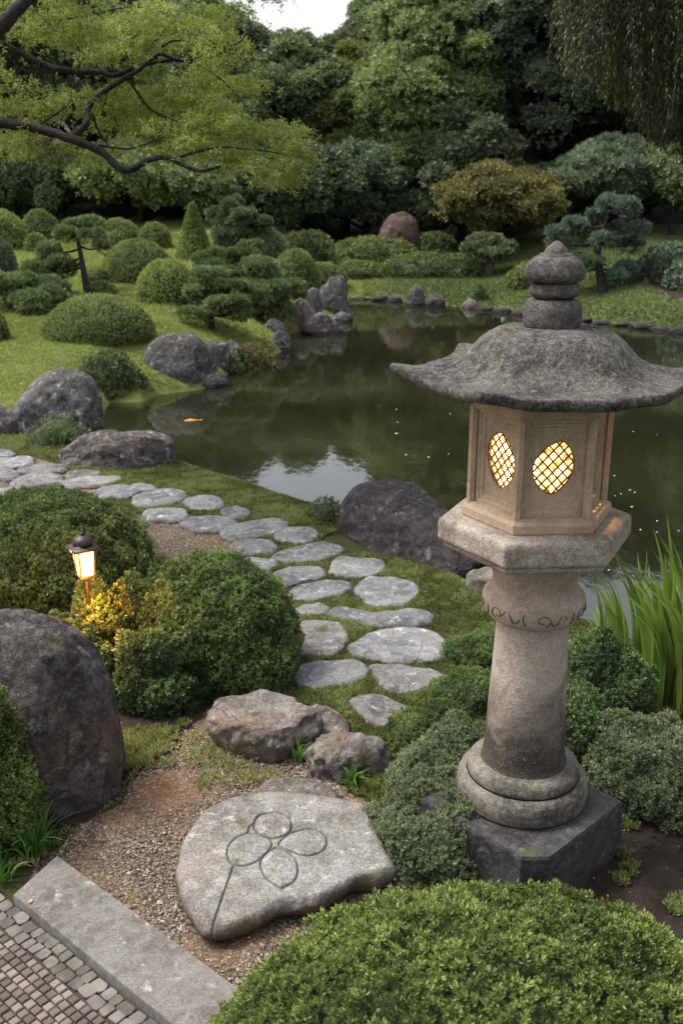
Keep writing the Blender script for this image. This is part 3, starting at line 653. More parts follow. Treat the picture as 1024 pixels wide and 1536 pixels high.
# carved stone with four petals and a stem
ZC = .10
def seg_d(p, a, b):
    ab = b - a; t = np.clip(((p - a) @ ab) / (ab @ ab), 0, 1); return np.hypot(*(p - a - t[:, None] * ab).T)
def poly_d(p, L, closed=True):
    d = np.full(len(p), 9.); n = len(L)
    for i in range(n if closed else n - 1): d = np.minimum(d, seg_d(p, L[i], L[(i + 1) % n]))
    return d
def cv(pts, n=40): return closed_line(np.array([P(a, b, ZC)[:2] for a, b in pts]), n)
petals = [cv([(409, 1258), (388, 1252), (381, 1238), (388, 1222), (410, 1216), (432, 1223), (438, 1238), (430, 1251)]),
          cv([(418, 1268), (432, 1252), (455, 1243), (478, 1245), (490, 1258), (486, 1273), (465, 1282), (440, 1278)]),
          cv([(408, 1268), (400, 1257), (375, 1250), (352, 1258), (341, 1276), (348, 1294), (370, 1297), (393, 1288)]),
          np.array([P(a, b, ZC)[:2] for a, b in smooth_line([(414, 1272), (396, 1284), (391, 1300), (400, 1318), (422, 1331)], 18).tolist() + smooth_line([(422, 1331), (442, 1318), (447, 1302), (440, 1284), (414, 1272)], 18).tolist()])]
stem = np.array([P(a, b, ZC)[:2] for a, b in [(350, 1298), (346, 1310), (335, 1338), (318, 1386)]])
arc = np.array([P(a, b, ZC)[:2] for a, b in [(372, 1250), (374, 1240), (380, 1234)]])
def groove(V, tt):
    p = V[:, :2]; d = np.full(len(p), 9.); inside = np.zeros(len(p))
    m = (tt < 1.0) & (np.abs(p[:, 0] + .22) < .5)
    for L in petals:
        d[m] = np.minimum(d[m], poly_d(p[m], L)); ip = in_poly(p[:, 0], p[:, 1], L) & (tt < 1); dd = poly_d(p, L)
        inside = np.where(ip, np.clip(dd / .03, 0, 1), inside)
    d = np.minimum(d, poly_d(p, stem, False)); d = np.minimum(d, poly_d(p, arc, False))
    g = np.exp(-(d / .0042) ** 2)
    return np.where(tt < 1.0, -.009 * g + .006 * inside, 0), .5 + .5 * g
def carved_mat():
    m = rock_mat('carved_granite_grooved', (.175, .17, .162), (.105, .10, .093), (.25, .245, .235), .4, .2, .12, .45, 1.1, warm=(.175, .155, .13), crackw=.12)
    nt = m.node_tree; p = [n for n in nt.nodes if n.type == 'BSDF_PRINCIPLED'][0]; src = p.inputs['Base Color'].links[0].from_socket
    at = nt.nodes.new('ShaderNodeAttribute'); at.attribute_name = 'v'; mp = nt.nodes.new('ShaderNodeMapRange'); nt.links.new(at.outputs['Fac'], mp.inputs[0])
    mp.inputs[1].default_value = .55; mp.inputs[2].default_value = .95; mp.inputs[4].default_value = .75
    mx = nt.nodes.new('ShaderNodeMix'); mx.data_type = 'RGBA'; nt.links.new(mp.outputs[0], mx.inputs[0]); nt.links.new(src, mx.inputs[6]); mx.inputs[7].default_value = (.085, .072, .06, 1)
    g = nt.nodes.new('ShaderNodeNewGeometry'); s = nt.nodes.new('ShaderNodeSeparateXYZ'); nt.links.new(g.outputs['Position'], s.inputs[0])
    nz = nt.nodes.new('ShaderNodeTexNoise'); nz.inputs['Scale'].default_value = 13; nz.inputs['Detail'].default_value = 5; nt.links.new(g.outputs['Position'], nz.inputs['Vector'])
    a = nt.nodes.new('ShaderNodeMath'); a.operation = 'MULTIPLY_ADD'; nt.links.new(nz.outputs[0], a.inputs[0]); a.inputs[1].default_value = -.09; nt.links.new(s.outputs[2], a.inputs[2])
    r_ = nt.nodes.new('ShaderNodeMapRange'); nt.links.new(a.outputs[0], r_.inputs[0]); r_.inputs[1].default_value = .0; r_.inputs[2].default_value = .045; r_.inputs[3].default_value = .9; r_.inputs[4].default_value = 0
    m2 = nt.nodes.new('ShaderNodeMix'); m2.data_type = 'RGBA'; nt.links.new(r_.outputs[0], m2.inputs[0]); nt.links.new(mx.outputs[2], m2.inputs[6]); m2.inputs[7].default_value = (.07, .045, .028, 1)  # brown mixed into the lower flank imitates the shade on the stone's front
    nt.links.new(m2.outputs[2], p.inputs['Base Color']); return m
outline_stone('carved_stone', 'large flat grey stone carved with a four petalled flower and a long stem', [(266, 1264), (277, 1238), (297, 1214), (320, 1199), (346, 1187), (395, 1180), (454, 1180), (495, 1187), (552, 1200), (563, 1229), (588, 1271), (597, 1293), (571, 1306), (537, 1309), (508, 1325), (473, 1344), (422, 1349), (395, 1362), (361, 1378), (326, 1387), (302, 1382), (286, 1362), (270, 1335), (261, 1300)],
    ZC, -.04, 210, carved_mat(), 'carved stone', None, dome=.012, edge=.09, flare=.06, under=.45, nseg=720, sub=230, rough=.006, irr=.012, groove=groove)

# ================================================================== boulders
B = boulder
B('boulder', 'huge dark brown boulder in the left foreground in front of the clipped domes', (-150, 936, 190, 1235), 301, M['rock_big'], br=.6, sub=7, facets=12, rough=.055, pw0=3.0, fr=(.98, 1.22))
B('boulder', 'big dark purplish boulder at the near pond edge behind the stone lantern', None, 302, M['rock_dark'], sub=7, facets=16, rough=.08, fr=(.84, 1.08), pw0=2.6, geom=((.49, 6.80, -.05), .71, .34, .45), rot=radians(-50),
  shape=lambda V: V * np.column_stack([np.ones(len(V)), np.ones(len(V)), 1 - .42 * ss(-.6, 1., V[:, 0])]))
B('boulder', 'small brown rock tucked between the big pond edge boulder and the lantern column', (696, 846, 775, 892), 303, M['rock_brown'], br=.8, sub=5, cat='rock')
B('boulder', 'long flat topped speckled boulder lying between the path and the pond', (82, 646, 264, 706), 304, M['rock_far'], br=.42, sub=6, facets=14, rough=.11, fr=(.82, 1.08), pw0=2.4, shape=lambda V: np.column_stack([V[:, 0], V[:, 1], V[:, 2] * (.55 + .45 * ss(-1.1, -.1, V[:, 0]))]))
B('boulder', 'tall purplish grey boulder standing at the left waterside with a sheer right face', (20, 556, 160, 655), 305, M['rock_far'], br=.8, sub=6, facets=12, rough=.06, pw0=2.6, fr=(.82, 1.08))
B('boulder', 'low grey boulder cut by the left edge of the photo beside the tall waterside one', (-45, 606, 42, 654), 306, M['rock_far'], br=.7, sub=5)
B('boulder', 'round white flecked boulder at the lawn edge below the clipped domes', (214, 501, 328, 576), 307, M['rock_far'], br=.7, sub=6, facets=12, rough=.06, pw0=2.5, fr=(.84, 1.08))
B('rock', 'low dark rock leaning on the right of the round lawn edge boulder', (306, 512, 345, 552), 308, M['rock_far'], br=.8, sub=5, cat='rock')
B('rock', 'small grey rock by the mound with the spreading pine, right of the low dark one', (335, 510, 365, 543), 309, M['rock_far'], br=.8, sub=5, cat='rock')
B('rock', 'pale broken rock lying in the water under the round lawn edge boulder', (296, 556, 342, 583), 310, M['rock_far'], br=.7, sub=5, cat='rock', rough=.2, zbase=WATER)
B('rock', 'pale grey rock at the tip of the pine mound where it meets the water', (405, 497, 436, 527), 311, M['rock_far'], br=.8, sub=5, cat='rock', zbase=WATER)
B('rock', 'small rock just behind the one at the tip of the pine mound', (396, 478, 428, 502), 312, M['rock_far'], br=.8, sub=5, cat='rock')
B('boulder', 'brownish square boulder left of the tall standing stone across the pond', (425, 448, 477, 497), 313, M['rock_brown'], br=.8, sub=5, facets=5)
B('boulder', 'tall standing grey stone with a pale crown at the narrow of the pond', (470, 414, 525, 473), 314, M['rock_far'], br=.7, sub=6, facets=6)
B('boulder', 'smaller grey stone leaning left of the tall standing one', (458, 432, 484, 470), 315, M['rock_far'], br=.7, sub=5, cat='rock')
B('boulder', 'wide low boulder sitting in the water in front of the tall standing stone', (452, 468, 517, 503), 316, M['rock_far'], br=.6, sub=5, zbase=WATER)
B('rock', 'flat stone slab in the water right of the tall standing stone', (496, 468, 530, 484), 317, M['rock_far'], br=.6, sub=4, cat='rock', zbase=WATER)
B('boulder', 'pointed blue grey rock on the far shore in the middle of the photo', (607, 428, 640, 460), 318, M['rock_far'], br=.7, sub=5, cat='rock', zbase=WATER)
xb = (597 - 512) / F * (28.4 * cos(PITCH) + .7)
B('boulder', 'tall reddish brown boulder standing under the far trees', None, 319, M['rock_red'], sub=6, facets=10, pw0=3.2, fr=(.9, 1.15), geom=((xb, 28.4, gz(xb, 28.4)), .62, .45, 1.38))
B('rock', 'pale flat rock on the far shore just left of the lantern finial', (690, 448, 722, 463), 320, M['stone_pink'], br=.6, sub=4, cat='rock', zbase=WATER)
B('rock', 'small dark rock on the far shore between the pointed rock and the pale flat one', (636, 443, 668, 461), 321, M['rock_dark'], br=.6, sub=4, cat='rock', zbase=WATER)
edge_px = [(540, 447, 26, 8), (570, 449, 24, 9), (592, 451, 20, 8), (725, 463, 24, 8), (752, 467, 26, 9), (782, 471, 30, 8), (812, 474, 26, 8), (842, 478, 30, 9), (872, 481, 28, 8), (902, 484, 30, 9), (932, 487, 26, 9), (960, 491, 30, 10), (990, 494, 30, 12), (1018, 497, 30, 14), (1050, 500, 34, 14)]
for i, (cx, cy, w, h) in enumerate(edge_px):
    B('edging_stone', 'one of the low dark stones edging the far shore at the waterline', (cx - w * .6, cy - h * (.35 + .25 * ((i * 7) % 3)), cx + w * .6, cy + h * .35), 330 + i, M['rock_dark'], br=.6, sub=4, cat='edging stone', group='row of low dark stones edging the far shore', zbase=WATER, keep=False)

# ================================================================== slab & paving (world aligned with the slab's edge)
A_ = P(85, 1284, .05); B_ = P(20, 1343, .05); C_ = P(350, 1466, .05); D_ = P(240, 1538, .05)
ux = nrmz(((C_ - A_) + (D_ - B_))[:2]); uy = np.array([-ux[1], ux[0]]); ang = math.atan2(ux[1], ux[0])
o2 = A_[:2]; Wd = abs(np.dot(B_[:2] - o2, uy)); Ls = 2.0
def sl(u, v, z): p = o2 + ux * u + uy * v; return [p[0], p[1], z]
SLABPAVE = np.array([sl(-.0, .0, 0)[:2], sl(Ls, 0, 0)[:2], sl(Ls, -2.5, 0)[:2], sl(-1.2, -2.5, 0)[:2], sl(-.9, -Wd - .25, 0)[:2], sl(-.18, -Wd + .05, 0)[:2]])
sh = float(np.dot(B_[:2] - o2, ux))
outl = [sl(0, 0, 0)[:2], sl(Ls, 0, 0)[:2], sl(Ls, -Wd, 0)[:2], sl(sh, -Wd, 0)[:2]]
mb = MB(); nn = 14
def strip(poly, z0, z1, bev, mat=0):
    p = np.array(poly); c = p.mean(0); inn = p + nrmz(c - p) * bev * 1.4
    pts = []
    for q, z in ((p, z0), (p, z1 - bev), (inn, z1)): pts += [[a, b, z] for a, b in q]
    n = len(p); mb.add(pts, ring_faces(3, n)); mb.add([[a, b, z1] for a, b in inn], [list(range(n))])
strip(outl[::-1] if False else outl, -.05, .055, .006)
o = mb.build('stone_slab', [M['slab']], loc=tuple(sl(.6, -Wd / 2, 0)), smooth=False)
tag(o, 'long rectangular grey granite slab lying along the gravel at the lower left', 'stone slab')

def paving():
    mb = MB(); r = random.Random(5)
    # base bed
    bed = [sl(-1.6, -Wd - .0, .012), sl(Ls, -Wd - .0, .012), sl(Ls, -2.6, .012), sl(-1.6, -2.6, .012)]
    mb.add(bed, [[0, 1, 2, 3]], 1)
    # band of irregular cobbles next to the slab
    for row in range(2):
        u = -1.2 + r.uniform(0, .05)
        while u < 1.6:
            w = r.uniform(.035, .065); v = -Wd - .03 - row * .045 + r.uniform(-.006, .006)
            p = sl(u + w / 2, v, 0); mbox = (w - .001, .046, .02)
            n = 9; aa = np.arange(n) / n * 2 * pi; rr = np.array([r.uniform(.86, 1.08) for _ in range(n)])
            ex = np.sign(np.cos(aa)) * np.abs(np.cos(aa)) ** .4 * mbox[0] / 2 * rr; ey = np.sign(np.sin(aa)) * np.abs(np.sin(aa)) ** .4 * mbox[1] / 2 * rr
            pts = []
            zt = .019 + r.uniform(0, .004)
            for s, z in ((1.03, .0), (1.03, zt - .002), (.95, zt)):
                for a, b in zip(ex, ey): q = sl(u + w / 2 + a * s, v + b * s, z); pts.append(q)
            mb.add(pts, ring_faces(3, n), 2, np.full(len(pts), .4)); mb.add(pts[-n:], [list(range(n))], 2, np.full(n, .4 + r.uniform(-.3, .3)))
            u += w
    t = .034
    v = -Wd - .03 - 2 * .045 + .012
    for j in range(62):
        u = -1.5 + r.uniform(-.004, .004) + .0 * j
        while u < 1.5:
            w = t * r.uniform(.92, 1.08); p = sl(u + w / 2, v - t / 2, .014)
            if p[1] > 1.6: box(mb, (p[0], p[1], .016 + r.uniform(0, .0035)), (w - .005, t - .005, .022), ang + r.uniform(-.03, .03), 0, .003, r.random())
            u += w
        v -= t
    m = leaf_mat('paving_setts', (.075, .06, .048), (.125, .10, .082), (.185, .16, .135), 0, .8, 6)
    m2 = leaf_mat('paving_cobbles', (.07, .06, .05), (.125, .115, .098), (.20, .185, .16), 0, .85, 14)
    o = mb.build('paving', [m, plain_mat('paving_joint', (.035, .028, .022), .95, bump=.4), m2], smooth=False); tag(o, kind='structure')
paving()
# ================================================================== stone lantern
LX, LY = .692, 3.318
HA = 3
def hexv(R, a0, z, seg=1):
    return [[LX - R * cos(radians(a0 + 60 * k)), LY - R * sin(radians(a0 + 60 * k)), z] for k in range(6)]
def hexstack(mb, prof, a0=3, mat=0, sub=1, noise=0, seed=0):
    rings = []
    for R, z in prof:
        h = np.array(hexv(R, a0, z)); r = []
        for k in range(6):
            a, b = h[k], h[(k + 1) % 6]
            for s in range(sub): r.append(a + (b - a) * s / sub)
        rings.append(r)
    V = np.array(rings).reshape(-1, 3)
    if noise: 
        d = V - np.array([LX, LY, 0]); d[:, 2] = 0; V = V + nrmz(d) * (fbm(V * 14 + seed, 4, seed) * noise)[:, None]; V[:, 2] += fbm(V * 11 + 9, 4, seed + 1) * noise * .6
    n = 6 * sub; mb.add(V, ring_faces(len(prof), n), mat)
def sub_prof(p, n=8):
    p = np.array(p, float); out = []
    for a, b in zip(p[:-1], p[1:]):
        m = max(2, int(np.linalg.norm(b - a) / .006)); out += [a + (b - a) * t for t in np.linspace(0, 1, m, endpoint=False)]
    return np.array(out + [p[-1]])

# plinth: its own block under the lantern
R_ = P(934, 1202, .25)[:2]; F_ = P(806, 1300, .25)[:2]; e1 = nrmz(R_ - F_); e2 = np.array([-e1[1], e1[0]])
L1 = np.linalg.norm(R_ - F_); L2 = .54
ch = .07
pl = np.array([F_ + e1 * 0.0 + e2 * ch, F_ + e1 * ch, R_, R_ + e2 * L2, F_ + e2 * L2])
mb = MB(); cpl = pl.mean(0)
def subdiv_poly(p, n=16): 
    o = []
    for i in range(len(p)):
        for s in range(n): o.append(p[i] + (p[(i + 1) % len(p)] - p[i]) * s / n)
    return np.array(o)
pp = subdiv_poly(pl); rings = []
for sc_, z in ((1.0, -.06), (1.0, .03), (1, .09), (1, .15), (1, .2), (1, .238), (.985, .25), (.9, .251), (.6, .251), (.3, .251), (.01, .251)):
    rings.append(np.column_stack([cpl + (pp - cpl) * sc_, np.full(len(pp), z)]))
V = np.array(rings).reshape(-1, 3); V[:, :2] += nrmz(V[:, :2] - cpl) * (fbm(V * 9, 4, 6) * .006)[:, None]; V[:, 2] += fbm(V * 8 + 4, 4, 7) * .003
mb.add(V, ring_faces(len(rings), len(pp)))
tag(mb.build('stone_plinth', [M['plinth']], loc=(cpl[0], cpl[1], 0), smooth=False), 'dark chamfered stone block carrying the tall stone lantern', 'plinth')
FOOT.append(pl)

lan = empty('stone_lantern', (LX, LY, .25), 'tall stone garden lantern with a mushroom shaped roof and glowing lattice windows', 'stone lantern')
Lo = np.array([LX, LY, .25])
class Part:
    pass
def lbuild(mb, name, mats, parent=lan, smooth=True):
    o = mb.build(name, mats, loc=(LX, LY, .25), smooth=smooth); o.location = (0, 0, 0) if parent is not None else o.location
    o.parent = parent
    if name.startswith('finial'): o.location = (0, 0, -.010)
    if name in ('platform', 'firebox_frame', 'window_panel'): o.location = (-.012, 0, 0)
    return o
# foot rings
mb = MB(); lathe(mb, sub_prof([(0, .252), (.235, .252), (.243, .262), (.247, .285), (.247, .31), (.242, .335), (.228, .35), (.212, .353)]), 128, (LX, LY), noise=.004, seed=1)
lathe(mb, sub_prof([(.20, .350), (.209, .356), (.211, .372), (.206, .392), (.192, .405), (.168, .41), (.15, .41)]), 128, (LX, LY), noise=.003, seed=2); lbuild(mb, 'base_ring', [M['l_base']])
# shaft
pr = [(.163, .405), (.156, .42), (.152, .45)] + [(.152 - .025 * t, .45 + .56 * t) for t in np.linspace(.05, 1, 12)]
mb = MB(); lathe(mb, sub_prof(pr), 160, (LX, LY), noise=.0022, seed=3, nf=10); lbuild(mb, 'shaft', [M['l_shaft']])
# collar (torus) and neck
pr = [(.126, 1.0), (.150, 1.002), (.166, 1.012), (.178, 1.035), (.183, 1.06), (.181, 1.083), (.172, 1.10), (.158, 1.112), (.152, 1.125), (.15, 1.14), (.153, 1.16), (.158, 1.18), (.164, 1.20), (.166, 1.215), (.166, 1.235), (.175, 1.25), (.185, 1.275)]
mb = MB(); lathe(mb, smooth_line(pr, 90), 160, (LX, LY), noise=.0018, seed=4, nf=9)
collar = lbuild(mb, 'collar', [M['l_neck']])
# scroll carving round the collar
mb = MB()
def on_collar(a, z):
    r = .1835 - 9. * (z - 1.055) ** 2 * 1.0 - (.004 if z < 1.03 else 0); return [LX + r * cos(a), LY + r * sin(a), z]
def scroll(a0, kind, s=1.):
    pts = []
    if kind == 0:
        for t in np.linspace(0, 1, 26):
            th = -1.2 + t * 6.3; rr = .024 * (1 - .65 * t); pts.append((a0 + rr * cos(th) * 7.0 * s, 1.053 + rr * sin(th)))
    elif kind == 1:
        for t in np.linspace(0, 1, 22): pts.append((a0 + (t - .5) * .34 * s, 1.053 + .021 * sin(t * 6.28)))
    else:
        for t in np.linspace(0, 1, 16): pts.append((a0 + .05 * sin(t * 3.14) * s - .02, 1.03 + .048 * t))
    return [on_collar(a, z) for a, z in pts]
for k in range(20):
    a0 = k / 20 * 2 * pi; mb = MB()
    tube(mb, scroll(a0, k % 3, 1 if k % 2 else -1), .0024, 6)
    lbuild(mb, 'carved_scroll', [M['l_carve']], collar).location = (0, 0, 0)
# platform
mb = MB(); hexstack(mb, sub_prof([(.001, 1.386), (.27, 1.386), (.325, 1.382), (.337, 1.374), (.342, 1.362), (.342, 1.305), (.338, 1.296), (.322, 1.292), (.322, 1.276), (.316, 1.268), (.20, 1.262), (.02, 1.26)]), HA, sub=26, noise=.0035, seed=9)
lbuild(mb, 'platform', [M['l_plat']])
# firebox frame
fb = empty('firebox', (0, 0, 0), None, None); fb.parent = lan
mb = MB()
hexstack(mb, sub_prof([(.20, 1.384), (.262, 1.386), (.265, 1.392), (.265, 1.418), (.260, 1.424), (.248, 1.428), (.246, 1.436), (.232, 1.438), (.20, 1.438)]), HA, sub=14, noise=.0012, seed=10)
hexstack(mb, sub_prof([(.19, 1.765), (.236, 1.765), (.242, 1.77), (.243, 1.80), (.26, 1.81), (.262, 1.835), (.19, 1.84)]), HA, sub=14, noise=.001, seed=11)
for k in range(6):
    p = np.array(hexv(.232, HA + 60 * k, 0)); q = np.array([LX - .232 * cos(radians(HA + 60 * k)), LY - .232 * sin(radians(HA + 60 * k))])
    aa = radians(HA + 60 * k) + np.arange(6) / 6 * 2 * pi; rr = .0155
    pr2 = [np.column_stack([q[0] - rr * np.cos(aa), q[1] - rr * np.sin(aa), np.full(6, z)]) for z in (1.43, 1.775)]
    mb.add(np.vstack(pr2), ring_faces(2, 6))
fo = lbuild(mb, 'firebox_frame', [M['l_box']], lan, smooth=False)
bpy.data.objects.remove(fb)

holeR = np.array([(.022, .090), (.050, .070), (.066, .034), (.067, -.014), (.048, -.054), (.004, -.092), (-.044, -.066), (-.067, -.026), (-.066, .012), (-.048, .048), (-.018, .074)])
holeL = np.array([(.0, .097), (.040, .070), (.066, .018), (.066, -.034), (.042, -.072), (.006, -.094), (-.036, -.066), (-.060, -.018), (-.064, .034), (-.045, .076)])
def rectp(hw, hh, n=18):
    o = []
    c = [(-hw, -hh), (hw, -hh), (hw, hh), (-hw, hh)]
    for i in range(4):
        a, b = np.array(c[i]), np.array(c[(i + 1) % 4])
        for s in range(n): o.append(a + (b - a) * s / n)
    return np.array(o)
for k in range(6):
    a, b = np.array(hexv(.228, HA + 60 * k, 0)), None
    va = np.array([LX - .228 * cos(radians(HA + 60 * k)), LY - .228 * sin(radians(HA + 60 * k))]); vb = np.array([LX - .228 * cos(radians(HA + 60 + 60 * k)), LY - .228 * sin(radians(HA + 60 + 60 * k))])
    u = nrmz(vb - va); mid = (va + vb) / 2; n = nrmz(mid - np.array([LX, LY])); zc = 1.602; hw = np.linalg.norm(vb - va) / 2 - .004
    def W(q, d): 
        q = np.asarray(q); return np.column_stack([mid[0] + u[0] * q[:, 0] + n[0] * d, mid[1] + u[1] * q[:, 0] + n[1] * d, zc + q[:, 1]])
    H = holeL if k == 0 else (np.array([(-.06, -.124), (0, -.126), (.06, -.124), (.06, 0), (.06, .11), (0, .112), (-.06, .11), (-.06, 0)]) if k in (2, 3) else holeR)
    hc = closed_line(H, 96); ang_h = np.arctan2(hc[:, 1], hc[:, 0]); rh = np.hypot(*hc.T); o_ = np.argsort(ang_h); ang_h, rh = ang_h[o_], rh[o_]
    R0 = rectp(hw, .172); an = np.arctan2(R0[:, 1], R0[:, 0]); rr = np.interp(an, ang_h, rh, period=2 * pi)
    hp = np.column_stack([rr * np.cos(an), rr * np.sin(an)])
    R1 = rectp(.090, .152); R2 = rectp(.085, .147); R3 = rectp(.076, .138); R4 = rectp(.071, .133)
    rings = [W(R0, -.004), W(R1, -.004), W(R2, -.010), W(R3, -.010), W(R4, -.017)] + [W(R4 + (hp * 1.04 - R4) * t, -.017) for t in (.33, .66, 1)] + [W(hp, -.019), W(hp, -.036), W(R1, -.037), W(R0, -.037)]
    mb = MB(); mb.add(np.vstack(rings), ring_faces(len(rings), len(R0)))
    pan = lbuild(mb, 'window_panel', [M['l_box']], lan, smooth=False)
    # lattice
    mb = MB()
    for fam in (1, -1):
        for off in np.arange(-.1625, .17, .025):
            d = nrmz(np.array([1., fam * 1.1])); nn_ = np.array([-d[1], d[0]]); s = np.linspace(-.2, .2, 161); q = d[None] * s[:, None] + nn_ * off
            ra = np.interp(np.arctan2(q[:, 1], q[:, 0]), ang_h, rh, period=2 * pi); ins = np.hypot(*q.T) < ra * 1.02
            if ins.sum() > 4:
                qi = q[ins]; tube(mb, W(qi[[0, len(qi) // 2, -1]], -.0225 - .002 * (fam > 0)), .0034, 6)
    tube(mb, W(np.vstack([hc, hc[:2]]) * .985, -.021), .003, 6, cap=False)
    lbuild(mb, 'lattice', [M['lattice']], pan).location = (0, 0, 0)
    if k not in (2, 3):
        mb = MB(); m_ = len(hp); mb.add(np.vstack([W(hp * 1.12, -.0335), W(np.zeros((1, 2)), -.0335)]), [[i, (i + 1) % m_, m_] for i in range(m_)])
        lbuild(mb, 'glowing_pane', [M['paper']], pan).location = (0, 0, 0)
# roof
NA, NR = 288, 70
phi = np.arange(NA) / NA * 2 * pi
a0r = radians(-3); rel = (phi - a0r) % (pi / 3) - pi / 6          # 0 mid side, +-30deg at corners
corner = np.clip((np.cos(6 * (phi - a0r)) + 1) / 2, 0, 1)
hexr = cos(pi / 6) / np.cos(rel); hexr = hexr * (1 + .045 * corner ** 9) * (1 - .012 * (1 - corner))
tp = np.array([0, .15, .30, .39, .46, .53, .60, .69, .84, 1.0]); zp = np.array([2.038, 2.037, 2.032, 2.018, 1.995, 1.958, 1.922, 1.899, 1.886, 1.880])
tt = np.linspace(0.001, 1, NR); zz = np.interp(tt, np.linspace(0, 1, 60), smooth_line(np.column_stack([tp, zp]), 400)[:, 1][np.searchsorted(smooth_line(np.column_stack([tp, zp]), 400)[:, 0], np.linspace(0, .9999, 60)).clip(0, 399)])
zz = np.convolve(np.pad(zz, 2, 'edge'), np.ones(5) / 5, 'valid')
rings = []
Rr = .505
for t, z in zip(tt, zz):
    r = Rr * t * ((1 - t ** 3) * .99 + t ** 3 * hexr)
    zr = z + corner ** 4 * (.026 * t ** 8) + corner ** 3 * .008 * np.exp(-((t - .66) / .13) ** 2) - (1 - corner) * .006 * np.exp(-((t - .75) / .1) ** 2)
    rings.append(np.column_stack([LX - r * np.cos(phi), LY - r * np.sin(phi), zr]))
zt = rings[-1][:, 2].copy(); r1 = Rr * hexr
for dr, dz in ((.004, -.006), (.002, -.018), (-.004, -.032), (-.016, -.040)): rings.append(np.column_stack([LX - (r1 + dr) * np.cos(phi), LY - (r1 + dr) * np.sin(phi), zt + dz]))
for f in np.linspace(.05, 1, 12):
    r = (r1 - .016) * (1 - f) + .2 * f; rings.append(np.column_stack([LX - r * np.cos(phi), LY - r * np.sin(phi), (zt - .040) * (1 - f) + 1.825 * f]))
V = np.vstack(rings); dd = V - np.array([LX, LY, 1.75])
V = V + nrmz(dd) * ((fbm(V * 9, 4, 31) * .007 + fbm(V * 45, 3, 32) * .0035) * ss(.02, .1, np.hypot(dd[:, 0], dd[:, 1])))[:, None]
mb = MB(); mb.add(V, ring_faces(len(rings), NA)); lbuild(mb, 'roof', [M['l_roof']])
# finial, three stacked stones and a tip
for nm, pr, sd in (('finial_drum', [(.01, 2.046), (.080, 2.044), (.092, 2.052), (.095, 2.075), (.095, 2.10), (.088, 2.122), (.07, 2.134), (.01, 2.138)], 1),
                   ('finial_disc', [(.01, 2.134), (.055, 2.136), (.075, 2.145), (.082, 2.16), (.080, 2.175), (.068, 2.188), (.01, 2.192)], 2),
                   ('finial_bulb', [(.01, 2.188), (.068, 2.189), (.090, 2.198), (.098, 2.216), (.093, 2.238), (.078, 2.258), (.055, 2.272), (.01, 2.28)], 3),
                   ('finial_tip', [(.01, 2.266), (.053, 2.268), (.052, 2.277), (.040, 2.281), (.034, 2.292), (.022, 2.304), (.012, 2.314), (.001, 2.318)], 4)):
    mb = MB(); lathe(mb, smooth_line(pr, 40), 72, (0, 0), noise=.006 if sd < 4 else .0015, seed=40 + sd, nf=16)
    mb.V[0] += np.array([LX + (.002 if sd == 2 else -.001), LY, 0]); lbuild(mb, nm, [M['l_finial']])
def point(name, loc, energy, col, r=.03):
    l = bpy.data.lights.new(name, 'POINT'); l.energy = energy; l.color = col; l.shadow_soft_size = r
    o = bpy.data.objects.new(name, l); o.location = loc; COL.objects.link(o); return o
point('lantern_flame_light', (LX, LY, 1.72), 12, (1, .50, .14), .03)

# ================================================================== small garden lamp
gp = P(127, 946, 0); gp = np.array([gp[0], gp[1] - .02, 0])
dpt = 5.02; hc_ = PD(127, 838, dpt); GX, GY, GZ = hc_; 
lamp = empty('garden_lamp', (GX, GY, gz(GX, GY)), 'small dark metal garden lantern on a post with four glowing glass panes', 'garden lamp')
def gb(mb, name, mats, smooth=False, parent=lamp):
    o = mb.build(name, mats, loc=(GX, GY, gz(GX, GY)), smooth=smooth); o.location = (0, 0, 0); o.parent = parent; return o
def sq(r, z, rot=radians(12)): return [[GX + r * cos(rot + pi / 4 + k * pi / 2), GY + r * sin(rot + pi / 4 + k * pi / 2), z] for k in range(4)]
RO = radians(33)
def sqs(mb, prof, rot=RO): mb.add(np.vstack([sq(r, z, rot) for r, z in prof]), ring_faces(len(prof), 4)); 
zb, zt_ = GZ - .092, GZ + .058
mb = MB(); tube(mb, [[GX, GY, gz(GX, GY) - .02], [GX, GY, zb - .01]], .011, 10); tube(mb, [[GX, GY, zb - .03], [GX, GY, zb - .004]], [.012, .03], 12); gb(mb, 'post', [M['metal']], True)
mb = MB(); sqs(mb, [(.01, zb - .004), (.052, zb - .004), (.057, zb), (.057, zb + .007), (.046, zb + .009), (.01, zb + .009)])
for k in range(4):
    p0 = sq(.048, zb + .006, RO)[k]; p1 = sq(.058, zt_, RO)[k]; tube(mb, [p0, p1], .0052, 6)
sqs(mb, [(.054, zt_ - .010), (.062, zt_ - .008), (.062, zt_), (.05, zt_)]); gb(mb, 'lamp_frame', [M['metal']])
for k in range(4):
    a, b = np.array(sq(.046, zb + .009, RO)[k]), np.array(sq(.046, zb + .009, RO)[(k + 1) % 4]); c, d = np.array(sq(.056, zt_ - .003, RO)[(k + 1) % 4]), np.array(sq(.056, zt_ - .003, RO)[k])
    mb = MB(); ins = .1; mb.add([a, b, c, d], [[0, 1, 2, 3]]); gb(mb, 'glass_pane', [M['pane_s']])
mb = MB(); sqs(mb, [(.06, zt_), (.098, zt_ - .002), (.099, zt_ + .004), (.074, zt_ + .014), (.050, zt_ + .025), (.03, zt_ + .034)])
lathe(mb, smooth_line([(.05, zt_ + .022), (.051, zt_ + .030), (.047, zt_ + .045), (.036, zt_ + .058), (.02, zt_ + .067), (.008, zt_ + .07)], 24), 32, (GX, GY)); gb(mb, 'lamp_roof', [M['metal']], True)
